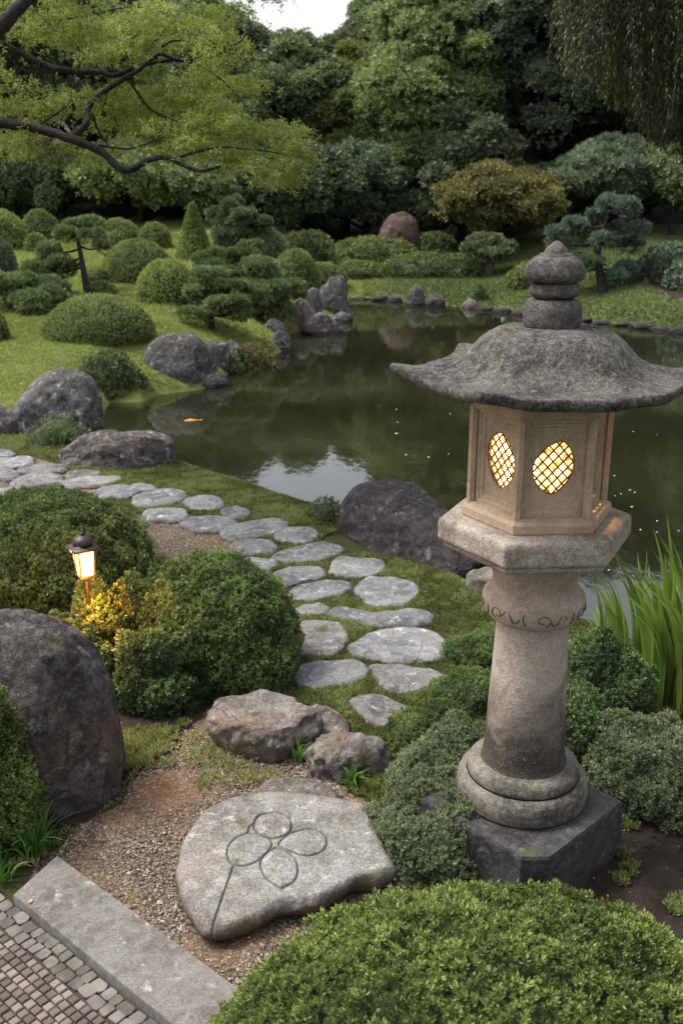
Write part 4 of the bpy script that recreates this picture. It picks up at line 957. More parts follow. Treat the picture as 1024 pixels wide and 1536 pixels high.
mb = MB(); lathe(mb, smooth_line([(.006, zt_ + .068), (.011, zt_ + .074), (.012, zt_ + .080), (.006, zt_ + .086)], 12), 16, (GX, GY))
t_ = np.linspace(0, 2 * pi, 20); tube(mb, np.column_stack([GX + .013 * np.cos(t_), GY + 0 * t_, zt_ + .100 + .013 * np.sin(t_)]), .0032, 6, cap=False); gb(mb, 'finial', [M['metal']], True)
point('garden_lamp_leaf_fill', (GX + .05, GY - .17, zb - .03), 10, (1, .36, .045), .025)  # added point light outside the lamp head, strengthens the glow on nearby leaves
point('garden_lamp_side_fill', (GX - .11, GY + .02, GZ - .02), 3., (1, .36, .045), .02)  # second added point light, left of the glass, for glow on the foliage
# ================================================================== clipped bushes and small plants
def bush(name, label, px=None, geom=None, mat='box', L=.02, sp=.016, K=7, amp=.06, fq=9, seed=1, cat='bush', group=None, wr=.24, pw=2.0, br=.9, low=-.15, zbase=None, tuck=.1, core='twig', inner=.25, tilt=(.4, 1.2), lump=.0, lfq=3, shape=None, jit=.4):
    if px: c, a, b, cz = fit(*px, br=br, zbase=zbase)
    else: c, a, b, cz = geom; c = np.array(c, float)
    r = np.random.default_rng(seed); S = np.array([a, b, cz])
    area = 2 * pi * ((a * b) ** 1.6 + (a * cz) ** 1.6 + (b * cz) ** 1.6) ** (1 / 1.6) / 3 ** (1 / 1.6) * 1.0 * 1.15
    n = int(min(area / sp ** 2 * (1 + inner), 95000))
    U = nrmz(r.normal(0, 1, (int(n * 2.4), 3))); U = U[U[:, 2] > low][:n]
    def surf(U):
        q = (np.abs(U) ** pw).sum(1) ** (-1 / pw)
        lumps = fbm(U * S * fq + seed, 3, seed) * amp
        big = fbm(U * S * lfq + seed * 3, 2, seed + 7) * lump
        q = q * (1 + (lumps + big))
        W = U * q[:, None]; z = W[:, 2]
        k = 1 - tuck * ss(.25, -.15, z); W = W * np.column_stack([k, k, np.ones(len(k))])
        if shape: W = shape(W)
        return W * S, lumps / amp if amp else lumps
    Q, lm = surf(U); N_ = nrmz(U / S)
    dep = np.where(r.uniform(size=len(U)) < inner, r.uniform(.84, .97, len(U)), r.uniform(.975, 1.01, len(U))); sh_ = r.uniform(size=len(U)) < .035; dep = np.where(sh_, 1 + r.uniform(0, 1, len(U)) * min(.05, .022 / a), dep)
    pos = c + Q * dep[:, None]
    ok = pos[:, 2] > c[2] - .02; pos, N2, lm = pos[ok], N_[ok], lm[ok]
    N2 = nrmz(N2 + np.array([0, 0, .45]))
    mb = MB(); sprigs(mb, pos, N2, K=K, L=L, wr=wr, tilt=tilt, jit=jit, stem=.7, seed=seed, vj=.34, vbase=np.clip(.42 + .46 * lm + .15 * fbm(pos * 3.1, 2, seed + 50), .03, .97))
    if core:
        CU, CF = ico(4); CQ, _ = surf(CU); V = c + CQ * .89; V[:, 2] = np.maximum(V[:, 2], c[2] - .03); mb.add(V, CF, 1)
    o = mb.build(name, [M[mat] if isinstance(mat, str) else mat, M['twig']], loc=tuple(c), smooth=False)
    return tag(o, label, cat, group)
# foreground
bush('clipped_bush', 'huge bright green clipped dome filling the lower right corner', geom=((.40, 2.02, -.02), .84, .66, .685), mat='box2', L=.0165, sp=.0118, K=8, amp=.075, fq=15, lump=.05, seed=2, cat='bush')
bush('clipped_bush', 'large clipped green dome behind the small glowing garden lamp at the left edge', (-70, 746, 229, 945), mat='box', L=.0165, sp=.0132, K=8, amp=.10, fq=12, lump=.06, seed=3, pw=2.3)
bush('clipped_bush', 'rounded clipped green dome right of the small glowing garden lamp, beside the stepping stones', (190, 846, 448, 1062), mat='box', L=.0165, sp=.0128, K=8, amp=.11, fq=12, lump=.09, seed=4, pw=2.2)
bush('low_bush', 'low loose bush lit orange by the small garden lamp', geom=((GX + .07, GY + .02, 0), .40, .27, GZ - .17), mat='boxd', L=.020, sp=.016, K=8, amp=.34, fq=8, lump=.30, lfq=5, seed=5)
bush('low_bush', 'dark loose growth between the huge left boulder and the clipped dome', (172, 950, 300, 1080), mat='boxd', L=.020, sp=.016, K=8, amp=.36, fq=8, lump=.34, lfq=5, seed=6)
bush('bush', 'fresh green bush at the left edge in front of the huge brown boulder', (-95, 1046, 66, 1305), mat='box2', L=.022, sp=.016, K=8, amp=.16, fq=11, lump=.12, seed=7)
SK2 = dict(L=.013, sp=.0112, K=8, amp=.30, fq=11, lump=.28, lfq=6, low=-.05, tuck=-.12)
bush('small_shrub', 'grey green small leaved shrub between the carved stone and the lantern plinth', (545, 1165, 775, 1335), mat='greyleaf', seed=8, **SK2)
bush('small_shrub', 'small grey green shrub just above the larger one beside the carved stone', (580, 1120, 720, 1215), mat='greyleaf', seed=9, **SK2)
bush('small_shrub', 'low mossy shrub below the lowest stepping stone', (570, 1070, 690, 1140), mat='box', seed=10, **SK2)
bush('small_shrub', 'low mossy shrub left of the lantern column beside the path', (640, 1010, 760, 1085), mat='box', seed=12, **SK2)
bush('small_shrub', 'low green shrub between the largest flat stepping stone and the lantern collar', (668, 950, 780, 1012), mat='box', seed=13, **SK2)
bush('small_shrub', 'small shrub tucked against the left of the lantern foot', (635, 1085, 735, 1170), mat='greyleaf', seed=14, **SK2)
bush('small_shrub', 'low creeping shrub right beside the lowest lozenge shaped stepping stone', (610, 1052, 700, 1110), mat='box', seed=11, **SK2)
bush('bush', 'dark green rounded bush right of the lantern column in front of the iris leaves', (826, 962, 978, 1120), mat='boxd', L=.019, sp=.015, K=8, amp=.26, fq=9, lump=.2, lfq=5, seed=15)
bush('bush', 'low spreading dark bush at the right edge behind the lantern plinth', (846, 1085, 1110, 1245), mat='greyleaf', L=.018, sp=.0145, K=8, amp=.26, fq=9, lump=.2, lfq=5, seed=16)
bush('bush', 'dense dark bush behind the lantern foot, below the iris leaves', (760, 1040, 900, 1180), mat='boxd', L=.02, sp=.018, K=7, amp=.13, fq=8, lump=.1, seed=17)
bush('low_bush', 'loose bright leafy bush at the waterline left of the round lawn edge boulder', (118, 528, 218, 604), mat='boxd', L=.05, sp=.045, K=7, amp=.2, fq=3, lump=.14, lfq=1.5, seed=18, wr=.2)
bush('low_bush', 'reddish tipped low shrub on the shore right of the round lawn edge boulder', (350, 520, 408, 562), mat='amber', L=.05, sp=.05, K=6, amp=.2, fq=3, lump=.12, lfq=1.5, seed=19)
bush('low_bush', 'small green shrub at the water below the pine mound', (322, 530, 362, 560), mat='boxd', L=.05, sp=.05, K=6, amp=.2, fq=3, lump=.12, lfq=1.5, seed=20)
bush('low_bush', 'weedy pale green tuft between the tall waterside boulder and the path', (48, 630, 128, 672), mat='greyleaf', L=.05, sp=.05, K=5, amp=.25, fq=4, lump=.14, lfq=2, seed=22, wr=.1, tilt=(.1, .8))
bush('low_bush', 'small dark leafed plant at the water edge left of the big dark boulder', (462, 752, 514, 784), mat='boxd', L=.04, sp=.035, K=6, amp=.25, fq=5, lump=.14, lfq=2, seed=23, wr=.14)

# middle garden
MGD = 'clipped domes of the garden across the left bank'
def mid(lab, px, mat='azalea', seed=1, L=.06, sp=.055, **k):
    k.setdefault('amp', .022); k.setdefault('fq', 6); k.setdefault('lump', .02); k.setdefault('lfq', 1.2)
    return bush('clipped_dome', lab, px, mat=mat, L=L * .6, sp=sp * .62, K=6, jit=.25, seed=seed, cat='clipped bush', group=MGD, **k)
mid('wide flat clipped azalea dome on the left lawn, nearest to the water', (67, 445, 233, 521), 'azalea', 30, L=.05, sp=.045)
mid('round bright yellow green clipped dome in the middle of the left lawn', (205, 393, 298, 459), 'azalea2', 31)
mid('darker clipped dome just behind the bright yellow green one', (153, 363, 264, 428), 'azalea', 32)
mid('small clipped dome cut by the left edge of the photo on the lawn', (-28, 467, 13, 514), 'azalea', 33)
mid('large bright clipped mound at the far left edge under the trees', (-50, 318, 46, 378), 'azalea2', 34, L=.08, sp=.075)
mid('dark rounded bush between the far left mound and the tall pine', (34, 317, 92, 364), 'azalea', 35, L=.08, sp=.075)
mid('small dark ball bush in front of the rounded bush at the far left', (38, 352, 72, 379), 'azalea', 36, L=.08, sp=.075)
mid('far rounded hedge bush behind the tall pine, left one of two', (145, 331, 214, 372), 'azalea', 37, L=.08, sp=.075)
mid('far rounded bush left of the clipped cone', (208, 336, 258, 376), 'azalea', 38, L=.08, sp=.075)
mid('small round bush right behind the crown of the tall pine', (160, 348, 192, 376), 'azalea2', 39, L=.08, sp=.075)
mid('low clipped cushion behind the foot of the tall pine', (124, 402, 168, 428), 'azalea', 41)
mid('low clipped cushion just right of the foot of the tall pine', (130, 424, 176, 446), 'azalea', 42)
mid('low loose blue green bush at the left edge above the lawn', (-30, 357, 26, 412), 'bluepine', 43, amp=.1, lump=.1)
mid('clipped cone shaped bush rising above the domes', (264, 309, 320, 392), 'azalea2', 44, tuck=0.0, br=.95, shape=lambda W: W * np.column_stack([1.05 - .72 * np.clip(W[:, 2], 0, 1), 1.05 - .72 * np.clip(W[:, 2], 0, 1), np.ones(len(W))]))
mid('dark striped spreading bush right of the clipped cone', (350, 339, 430, 386), 'pine', 45, amp=.08)
mid('low bush at the back of the left bank right of the spreading pine', (406, 378, 480, 442), 'azalea', 46, L=.08, sp=.075)
mid('rounded clipped bush above the tall standing stone', (440, 396, 520, 428), 'azalea', 47, L=.08, sp=.07)
HG = 'hedges along the far shore'
def hedge(lab, px, seed, mat='hedge', **k):
    k.setdefault('br', .5)
    return bush('hedge', lab, px, mat=mat, L=.09, sp=.08, K=6, seed=seed, cat='hedge', group=HG, amp=.06, fq=3, lump=.06, lfq=.9, pw=2.6, **k)
hedge('long clipped hedge on the far shore right of the narrow of the pond', (487, 361, 632, 404), 50, 'azalea')
hedge('low pale clipped hedge in front of the long one on the far shore', (486, 395, 582, 421), 51, 'azalea')
hedge('dark low hedge left of the small far tree', (575, 384, 728, 418), 52)
hedge('small dark hedge block above the dark low hedge', (620, 352, 684, 386), 53)
hedge('dark hedge mass behind the standing stone at the far end of the pond', (420, 352, 500, 392), 54)
hedge('rounded bush at the right edge on the far slope', (950, 370, 1075, 426), 55, 'bluepine', )
hedge('second smaller rounded bush at the right edge beside the bare red earth', (996, 396, 1070, 438), 56, 'bluepine')
hedge('low bush on the far slope right behind the lantern finial', (762, 398, 842, 432), 57, 'azalea')
hedge('small dark pointed shrub standing on the far shore lawn', (705, 432, 728, 452), 58, 'hedge')
# strappy tufts
def strappy(name, label, px, py, h, n, seed, mat='fern', w=.01, spread=.6, cat='plant', group=None, z=None, lean=(0, 0), rad=.04, D=None):
    g = hit(px, py) if D is None else np.array([*P(px, py, 0)[:2], 0]); r = np.random.default_rng(seed); mb = MB()
    for i in range(n):
        a = r.uniform(0, 6.28); b = g + np.array([cos(a), sin(a), 0]) * r.uniform(0, rad); hh = h * r.uniform(.55, 1.05); d = np.array([cos(a), sin(a), 0]) * spread * r.uniform(.1, 1) + np.array([lean[0], lean[1], 0])
        t = np.linspace(0, 1, 8); cen = b + np.outer(t, [0, 0, hh]) + np.outer(t ** 2.2, d * hh) - np.outer(t ** 3.5, [0, 0, hh * .45 * np.linalg.norm(d)])
        az = r.uniform(0, 6.28); sd = np.array([cos(az), sin(az), 0]); ww = w * np.minimum(1, (1 - t) * 2.2) * (.55 + .45 * np.minimum(1, t * 4)) * r.uniform(.7, 1.2) + .0004
        mid_ = cen + np.cross(sd, [0, 0, 1]) * (ww * .35)[:, None]
        V = np.stack([cen - sd * ww[:, None], mid_, cen + sd * ww[:, None]], 1).reshape(-1, 3)
        Fc = [[3 * k + j, 3 * k + j + 1, 3 * k + 4 + j, 3 * k + 3 + j] for k in range(7) for j in (0, 1)]
        mb.add(V, Fc, 0, np.full(len(V), np.clip(r.normal(.45, .2), .05, .95)))
    o = mb.build(name, [M[mat]], loc=tuple(g)); return tag(o, label, cat, group)
IG = 'iris clumps at the right pond edge'
for i, (px, py, h, n, lab, ln) in enumerate([(1000, 1062, .98, 46, 'tallest clump of bright green iris blades at the right edge', (-.05, 0)), (1046, 1085, 1.0, 50, 'iris clump mostly cut off by the right edge of the photo', (-.12, 0)),
        (950, 1008, .70, 22, 'thin iris clump left of the tallest one, in front of the water', (-.1, 0)), (905, 975, .42, 12, 'short sparse iris shoots right behind the lantern collar', (-.1, 0)), (1010, 985, .62, 26, 'iris clump standing behind the tallest one at the water edge', (.0, 0))]):
    strappy('iris_clump', lab, px, py, h, n, 60 + i, 'blade', .020 if h > .6 else .012, .38, 'iris', IG, lean=ln, rad=.12 if h > .5 else .07)
SGp = 'green shoots by the step rocks'
strappy('green_shoots', 'bright green leafy shoots between the two step rocks', 448, 1142, .15, 16, 70, 'fern', .009, .9, 'plant', SGp, rad=.03)
strappy('green_shoots', 'broad leaved green shoots in front of the smaller step rock', 528, 1178, .13, 16, 71, 'fern', .012, 1.1, 'plant', SGp, rad=.03)
strappy('green_shoots', 'thin green shoots just left of the broad leaved ones', 492, 1160, .10, 12, 72, 'fern', .007, .9, 'plant', SGp, rad=.03)
strappy('grass_tuft', 'dark arching grass tuft beside the upper end of the granite slab', 52, 1288, .24, 46, 73, 'fern', .006, .8, 'grass tuft', rad=.05)
strappy('grass_tuft', 'small grass tuft at the left photo edge below the arching one', 0, 1325, .15, 26, 74, 'fern', .006, .9, 'grass tuft', rad=.05)
strappy('grass_tuft', 'pale grass tuft in front of the far left waterside boulders', 82, 665, .28, 40, 75, 'fern', .010, .7, 'grass tuft', rad=.15)

# ================================================================== pines and pads
def blob(mb, c, S, n, L, seed, K=4, wr=.2, top=.35, tilt=(.3, 1.2), jit=.5, vb=.45, mat=0, droop=0, fl=.1, vj=.25, inn=.75):
    r = np.random.default_rng(seed); U = nrmz(r.normal(0, 1, (n, 3))); U[:, 2] = np.where((U[:, 2] < 0) & (r.uniform(size=n) < top + .3), -U[:, 2], U[:, 2])
    S = np.asarray(S, float); q = r.uniform(inn, 1.02, n) * (1 + fl * fbm(U * 2.2 + seed, 2, seed) * 2)
    pos = np.asarray(c) + U * S * q[:, None]
    N_ = nrmz(U / S * np.mean(S) + np.array([0, 0, .5])); vv = vb + .25 * fbm(pos * 2.2 / max(S.max(), .1), 2, seed) + r.normal(0, .05) 
    sprigs(mb, pos, N_, K=K, L=L, wr=wr, tilt=tilt, jit=jit, stem=.5, seed=seed + 1, vbase=np.clip(vv, .05, .95), droop=droop, vj=vj)
def pad_tree(name, label, base, trunk, pads, mat, L, dens, seed, cat, tr=(.07, .03), dd=.3, bark='bark', K=7, wr=.11, group=None, hits=None):
    g = hit(*base); dep = depth_of(g); r = random.Random(seed); root = empty(name, tuple(g), label, cat, group)
    cw = MB(); tw = MB(); tp = [g - np.array([0, 0, .05])] + [PD(x, y, dep + r.uniform(-.05, .05)) for x, y in trunk]; tl = smooth_line(tp, 24)
    tube(tw, tl, np.linspace(tr[0], tr[1], 24), 9, rough=.25, seed=seed)
    for i, p in enumerate(pads):
        cx, cy, w, h = p[:4]; od = p[4] if len(p) > 4 else r.uniform(-dd, dd)
        c = PD(cx, cy, dep + od); a = w / F * dep; hh = h / F * dep
        for j in range(max(2, int(w / h))):    # each pad is several lobes
            cc2 = c + np.array([a * r.uniform(-.62, .62), a * r.uniform(-.5, .5), hh * r.uniform(-.3, .3)])
            s = r.uniform(.4, .62); S = (a * s, a * s * .9, max(hh * 1.0, .05))
            blob(cw, cc2, S, int(dens * a * a * s * s * 5.5) + 60, L, seed * 100 + i * 10 + j, K=K, wr=wr, top=.5, tilt=(.2, 1.0), fl=.15)
        tt_ = tl[min(23, int(6 + 17 * min(1, max(0, (tl[-1][2] and (c[2] - g[2]) / max(.1, tl[-1][2] - g[2]))))))]
        tube(tw, smooth_line([tt_, (tt_ + c) / 2 + np.array([0, 0, -.04]), c], 8), np.linspace(tr[1] * .8, .01, 8), 6)
    def b(m_, n_, mt, sm):
        o = m_.build(n_, mt, loc=tuple(g), smooth=sm); o.location = (0, 0, 0); o.parent = root
    b(tw, 'trunk', [M[bark]], True); b(cw, 'crown', [M[mat]], False); return root
pad_tree('pine_tree', 'tall thin trunked pine with flat pads standing on the left lawn', (133, 446), [(128, 420), (122, 385), (116, 352)],
    [(116, 344, 34, 13), (98, 352, 22, 9), (140, 352, 18, 8), (80, 376, 26, 11), (84, 392, 34, 11), (75, 408, 36, 10), (105, 400, 22, 9), (150, 372, 14, 8)], 'pine', .075, 1400, 80, 'pine')
pad_tree('juniper', 'low dark spreading juniper at the foot of the tall pine', (70, 466), [(72, 455), (75, 440)],
    [(20, 425, 40, 10), (60, 430, 40, 10), (95, 438, 34, 10), (30, 448, 38, 10), (70, 452, 42, 11), (-15, 440, 30, 12), (110, 455, 24, 8), (-20, 415, 30, 10), (45, 462, 40, 7)], 'pine', .075, 1300, 81, 'juniper')
pad_tree('pine_tree', 'low spreading garden pine with a short dark trunk on the mound by the water', (317, 495), [(317, 484), (318, 470), (325, 450)],
    [(318, 448, 38, 9), (350, 455, 34, 9), (298, 468, 22, 7), (345, 470, 30, 7), (290, 440, 20, 7), (340, 430, 34, 9), (315, 415, 34, 9), (370, 440, 30, 9)], 'pine', .07, 1500, 82, 'pine', tr=(.06, .04))
pad_tree('pine_tree', 'broad dense layered pine behind the spreading one, reaching to the brownish rocks', (392, 482), [(390, 465), (385, 440), (375, 410)],
    [(330, 398, 42, 9, .6), (300, 392, 26, 9, .6), (375, 400, 36, 9), (410, 415, 34, 9), (350, 415, 36, 9), (390, 430, 40, 9), (425, 432, 28, 9), (365, 385, 24, 9), (400, 448, 36, 9), (440, 445, 16, 9), (405, 466, 34, 9), (375, 372, 18, 8, .4), (345, 384, 34, 8, .6)], 'pine', .08, 1400, 83, 'pine', tr=(.08, .04))
pad_tree('cloud_pine', 'blue green cloud pruned pine on the far slope right of the lantern finial', (905, 440), [(900, 415), (895, 380), (905, 340)],
    [(915, 308, 34, 12), (948, 318, 16, 8), (880, 352, 24, 10), (850, 352, 24, 9), (862, 338, 26, 8), (940, 348, 28, 12), (945, 368, 22, 12), (905, 362, 26, 10), (925, 405, 34, 13), (930, 418, 26, 10), (878, 392, 26, 8), (840, 365, 18, 8), (868, 408, 20, 8), (895, 325, 22, 9)], 'bluepine', .08, 1200, 84, 'pine', tr=(.12, .05))
pad_tree('small_tree', 'small grey green stout trunked tree on the far lawn left of the lantern finial', (735, 415), [(734, 400), (735, 385), (736, 370)],
    [(735, 366, 34, 12), (715, 374, 20, 9), (755, 374, 18, 9), (738, 380, 26, 7)], 'greyleaf', .09, 900, 85, 'tree', tr=(.14, .08), wr=.25, K=5, bark='bark2')
pad_tree('layered_conifer', 'dark layered conifer right of the clipped cone under the trees', (345, 378), [(345, 350), (345, 320)],
    [(350, 308, 22, 9), (335, 322, 24, 9), (370, 324, 26, 9), (355, 337, 36, 9), (375, 347, 28, 9), (345, 354, 30, 9), (392, 337, 18, 8), (358, 368, 36, 9)], 't_dark', .09, 1100, 86, 'conifer', tr=(.1, .05))

# ================================================================== forest
FT = 'tall trees closing the far side of the garden'
def tree(label, px, D, ytop, R, mat, seed, L=.125, npf=60, per=480, base=.18, name='forest_tree', cat='tree', group=FT, K=4, wr=.3, bark='bark', x=None, zs=1., colfrac=None, rp=(.15, .33), el=1.):
    x = (px - 512) / F * (D * cos(PITCH) + 1.0); g = np.array([x, D, gz(x, D)]); r = np.random.default_rng(seed)
    top = 2.5 + D * math.tan(-(PITCH - math.atan((768 - ytop) / F))); H = top - g[2]
    npf = int(npf * (1.5 if D < 42 else 1.1)); root = empty(name, tuple(g), label, cat, group); cw = MB(); tw = MB()
    lean = r.normal(0, .03, 2) * H
    tl = smooth_line([g - np.array([0, 0, .2]), g + [lean[0] * .3 + r.normal(0, .1), lean[1] * .3, H * .3], g + [lean[0] * .7 + r.normal(0, .15), lean[1] * .7, H * .6], g + [lean[0], lean[1], H * .9]], 20)
    r0 = .02 * H + .06; tube(tw, tl, np.linspace(r0, .04, 20), 10, rough=.15, seed=seed)
    zc = g[2] + H * (base + 1) / 2; hz = H * (1 - base) / 2
    for i in range(npf):
        while True:
            d = r.normal(0, 1, 3); d /= np.linalg.norm(d)
            if r.uniform() < .5 + .5 * d[2] or d[2] > -.85: break
        q = r.uniform(.45, .92); tz = (d[2] * q + 1) / 2
        wdt = R * (.60 + .46 * sin(pi * min(1, tz * 1.1 + .05))) * (1 + .5 * float(fbm(d[None] * 1.7 + seed, 2, seed)[0]))
        rp_ = R * r.uniform(*rp); c = np.array([g[0] + lean[0] * tz + d[0] * q * (wdt - rp_ * .3), g[1] + lean[1] * tz + d[1] * q * (wdt - rp_ * .3), zc + d[2] * q * (hz - rp_ * .6)])
        blob(cw, c, (rp_, rp_, rp_ * .8 * zs), int(per * r.uniform(.7, 1.3)), L, seed * 1000 + i, K=K, wr=wr, top=.4, jit=.6, vb=.42 + r.normal(0, .11), inn=.6, fl=.25, vj=.3)
        if i % 3 == 0:
            k = int(np.clip(tz * 19 - 3, 3, 18)); tube(tw, smooth_line([tl[k], (tl[k] + c) / 2 + [0, 0, -.1 * R * .3], c], 7), np.linspace(.02 + r0 * .3, .015, 7), 6)
    for m_, n_, mt, sm in ((tw, 'trunk', [M[bark]], True), (cw, 'crown', [M[mat]], False)):
        o = m_.build(n_, mt, loc=tuple(g), smooth=sm); o.location = (0, 0, 0); o.parent = root
    return root
TR = [
 ('dark evergreen with two bare trunks at the far left under the maple', 55, 32, -160, 3.2, 't_dark', dict(base=.2)),
 ('pale green small tree seen below the maple branches', 215, 30, 205, 2.1, 't_light', dict(npf=34, per=420, base=.15)),
 ('dark tree filling the gap behind the pale green small tree', 150, 36, -120, 3.8, 't_dark', dict(base=.05)),
 ('dark evergreen behind the maple branch tips', 315, 36, -20, 3.2, 't_dark', dict(base=.05)),
 ('dark rounded tree below the patch of white sky', 440, 34.5, 40, 2.4, 't_mid', dict(npf=60, base=.05)),
 ('narrow yellow green tree right of the patch of white sky', 518, 34, 55, 1.5, 't_yel', dict(npf=44, base=.1)),
 ('dark tree behind the narrow yellow green one, reaching the top of the photo', 560, 43, -60, 3.0, 't_mid', dict(base=.05)),
 ('tall light green billowing tree in the upper middle', 625, 32.8, -70, 2.6, 't_light', dict(npf=80, base=.1)),
 ('tallest dark blue green tree right of the light green one', 790, 33.5, -330, 2.9, 't_blue', dict(npf=120, base=.08, per=560)),
 ('olive dark tree below and between the light green and the tallest dark one', 690, 31.5, 130, 1.9, 't_dark', dict(npf=40, base=.05)),
 ('blue green rounded tree above the long far hedge', 545, 32, 200, 1.9, 't_blue', dict(npf=48, base=.05)),
 ('orange tinted olive maple above the small far tree', 742, 28.6, 228, 1.75, 'amber', dict(npf=46, base=.08, L=.13, zs=.6)),
 ('feathery grey green pine at the right above the cloud pruned pine', 915, 29.5, 190, 1.9, 't_blue', dict(npf=46, wr=.12, K=7, base=.15, zs=.6)),
 ('large dark tree behind the weeping branches in the upper right', 895, 35, -200, 3.4, 't_dark', dict(npf=90, base=.05)),
 ('dark tree cut by the right edge of the photo', 1040, 32, -230, 3.0, 't_dark', dict(base=.05)),
 ('thin dark trunked tree right of the cloud pruned pine', 1000, 28.5, 215, 1.5, 't_mid', dict(npf=28, base=.35)),
 ('low dark tree between the layered conifer and the long far hedge', 450, 30, 215, 1.9, 't_dark', dict(npf=40, base=.05)),
 ('small dark tree behind the clipped cone', 290, 30.5, 235, 1.8, 't_mid', dict(npf=34, base=.08)),
 ('dark undergrowth tree behind the reddish boulder', 612, 32, 270, 1.6, 't_dark', dict(npf=30, base=.02)),
 ('dark tree behind the clipped mounds at the far left', 100, 30.5, 225, 2.0, 't_dark', dict(npf=34, base=.12)),
 ('dark undergrowth tree left of the orange tinted maple', 660, 32.5, 250, 1.7, 't_dark', dict(npf=30, base=.02)),
 ('dark undergrowth tree right of the orange tinted maple', 840, 31.5, 235, 1.8, 't_dark', dict(npf=34, base=.02)),
 ('dark undergrowth tree behind the feathery grey green pine', 960, 32.5, 215, 2.2, 't_dark', dict(npf=34, base=.02)),
 ('dark undergrowth tree at the far left photo edge', 10, 33, 225, 2.2, 't_dark', dict(npf=34, base=.02)),
 ('dark undergrowth tree behind the clipped cone and its neighbours', 235, 33, 240, 2.3, 't_dark', dict(npf=36, base=.02)),
 ('dark undergrowth tree behind the layered conifer', 370, 32.5, 215, 2.2, 't_dark', dict(npf=36, base=.02)),
 ('dark undergrowth tree behind the low dark tree at the end of the pond', 510, 33, 220, 2.0, 't_dark', dict(npf=34, base=.02)),
 ('distant green tree on the rise left of the white sky', 250, 48, -60, 4.5, 't_mid', dict(L=.22, base=.05)),
 ('distant tree crown low under the white sky', 455, 50, 95, 3.6, 't_dark', dict(L=.22, base=.02)),
 ('distant green tree on the rise in the top middle', 680, 48, -160, 4.2, 't_mid', dict(L=.22, base=.05)),
 ('distant tree behind the tallest dark one', 820, 46, -200, 4.5, 't_mid', dict(L=.22, base=.02)),
 ('distant tree at the far right edge', 1010, 46, -220, 4.5, 't_dark', dict(L=.22, base=.02)),
 ('distant tree on the far left rise', 30, 46, -160, 4.5, 't_dark', dict(L=.22, base=.02)),
 ('evergreen standing just left of the frame beyond the lawn', -90, 31, -200, 3.4, 't_dark', dict(L=.2, base=.05)),
 ('evergreen standing just right of the frame beyond the pond', 1190, 30, -240, 3.6, 't_dark', dict(L=.2, base=.05)),
 ('dark dense tree closing the gap right of the tallest dark one', 850, 39, 60, 3.0, 't_dark', dict(L=.2, base=.0)),
 ('dark dense low tree behind the pine at the right', 935, 40, 90, 3.0, 't_dark', dict(L=.2, base=.0)),
 ('dark dense low tree behind the light green billowing one', 730, 40, 120, 2.8, 't_dark', dict(L=.2, base=.0)),
]
for i, (lab, px, D, yt, R, mt, kw) in enumerate(TR): tree(lab, px, D, yt, R, mt, 400 + i, **kw)

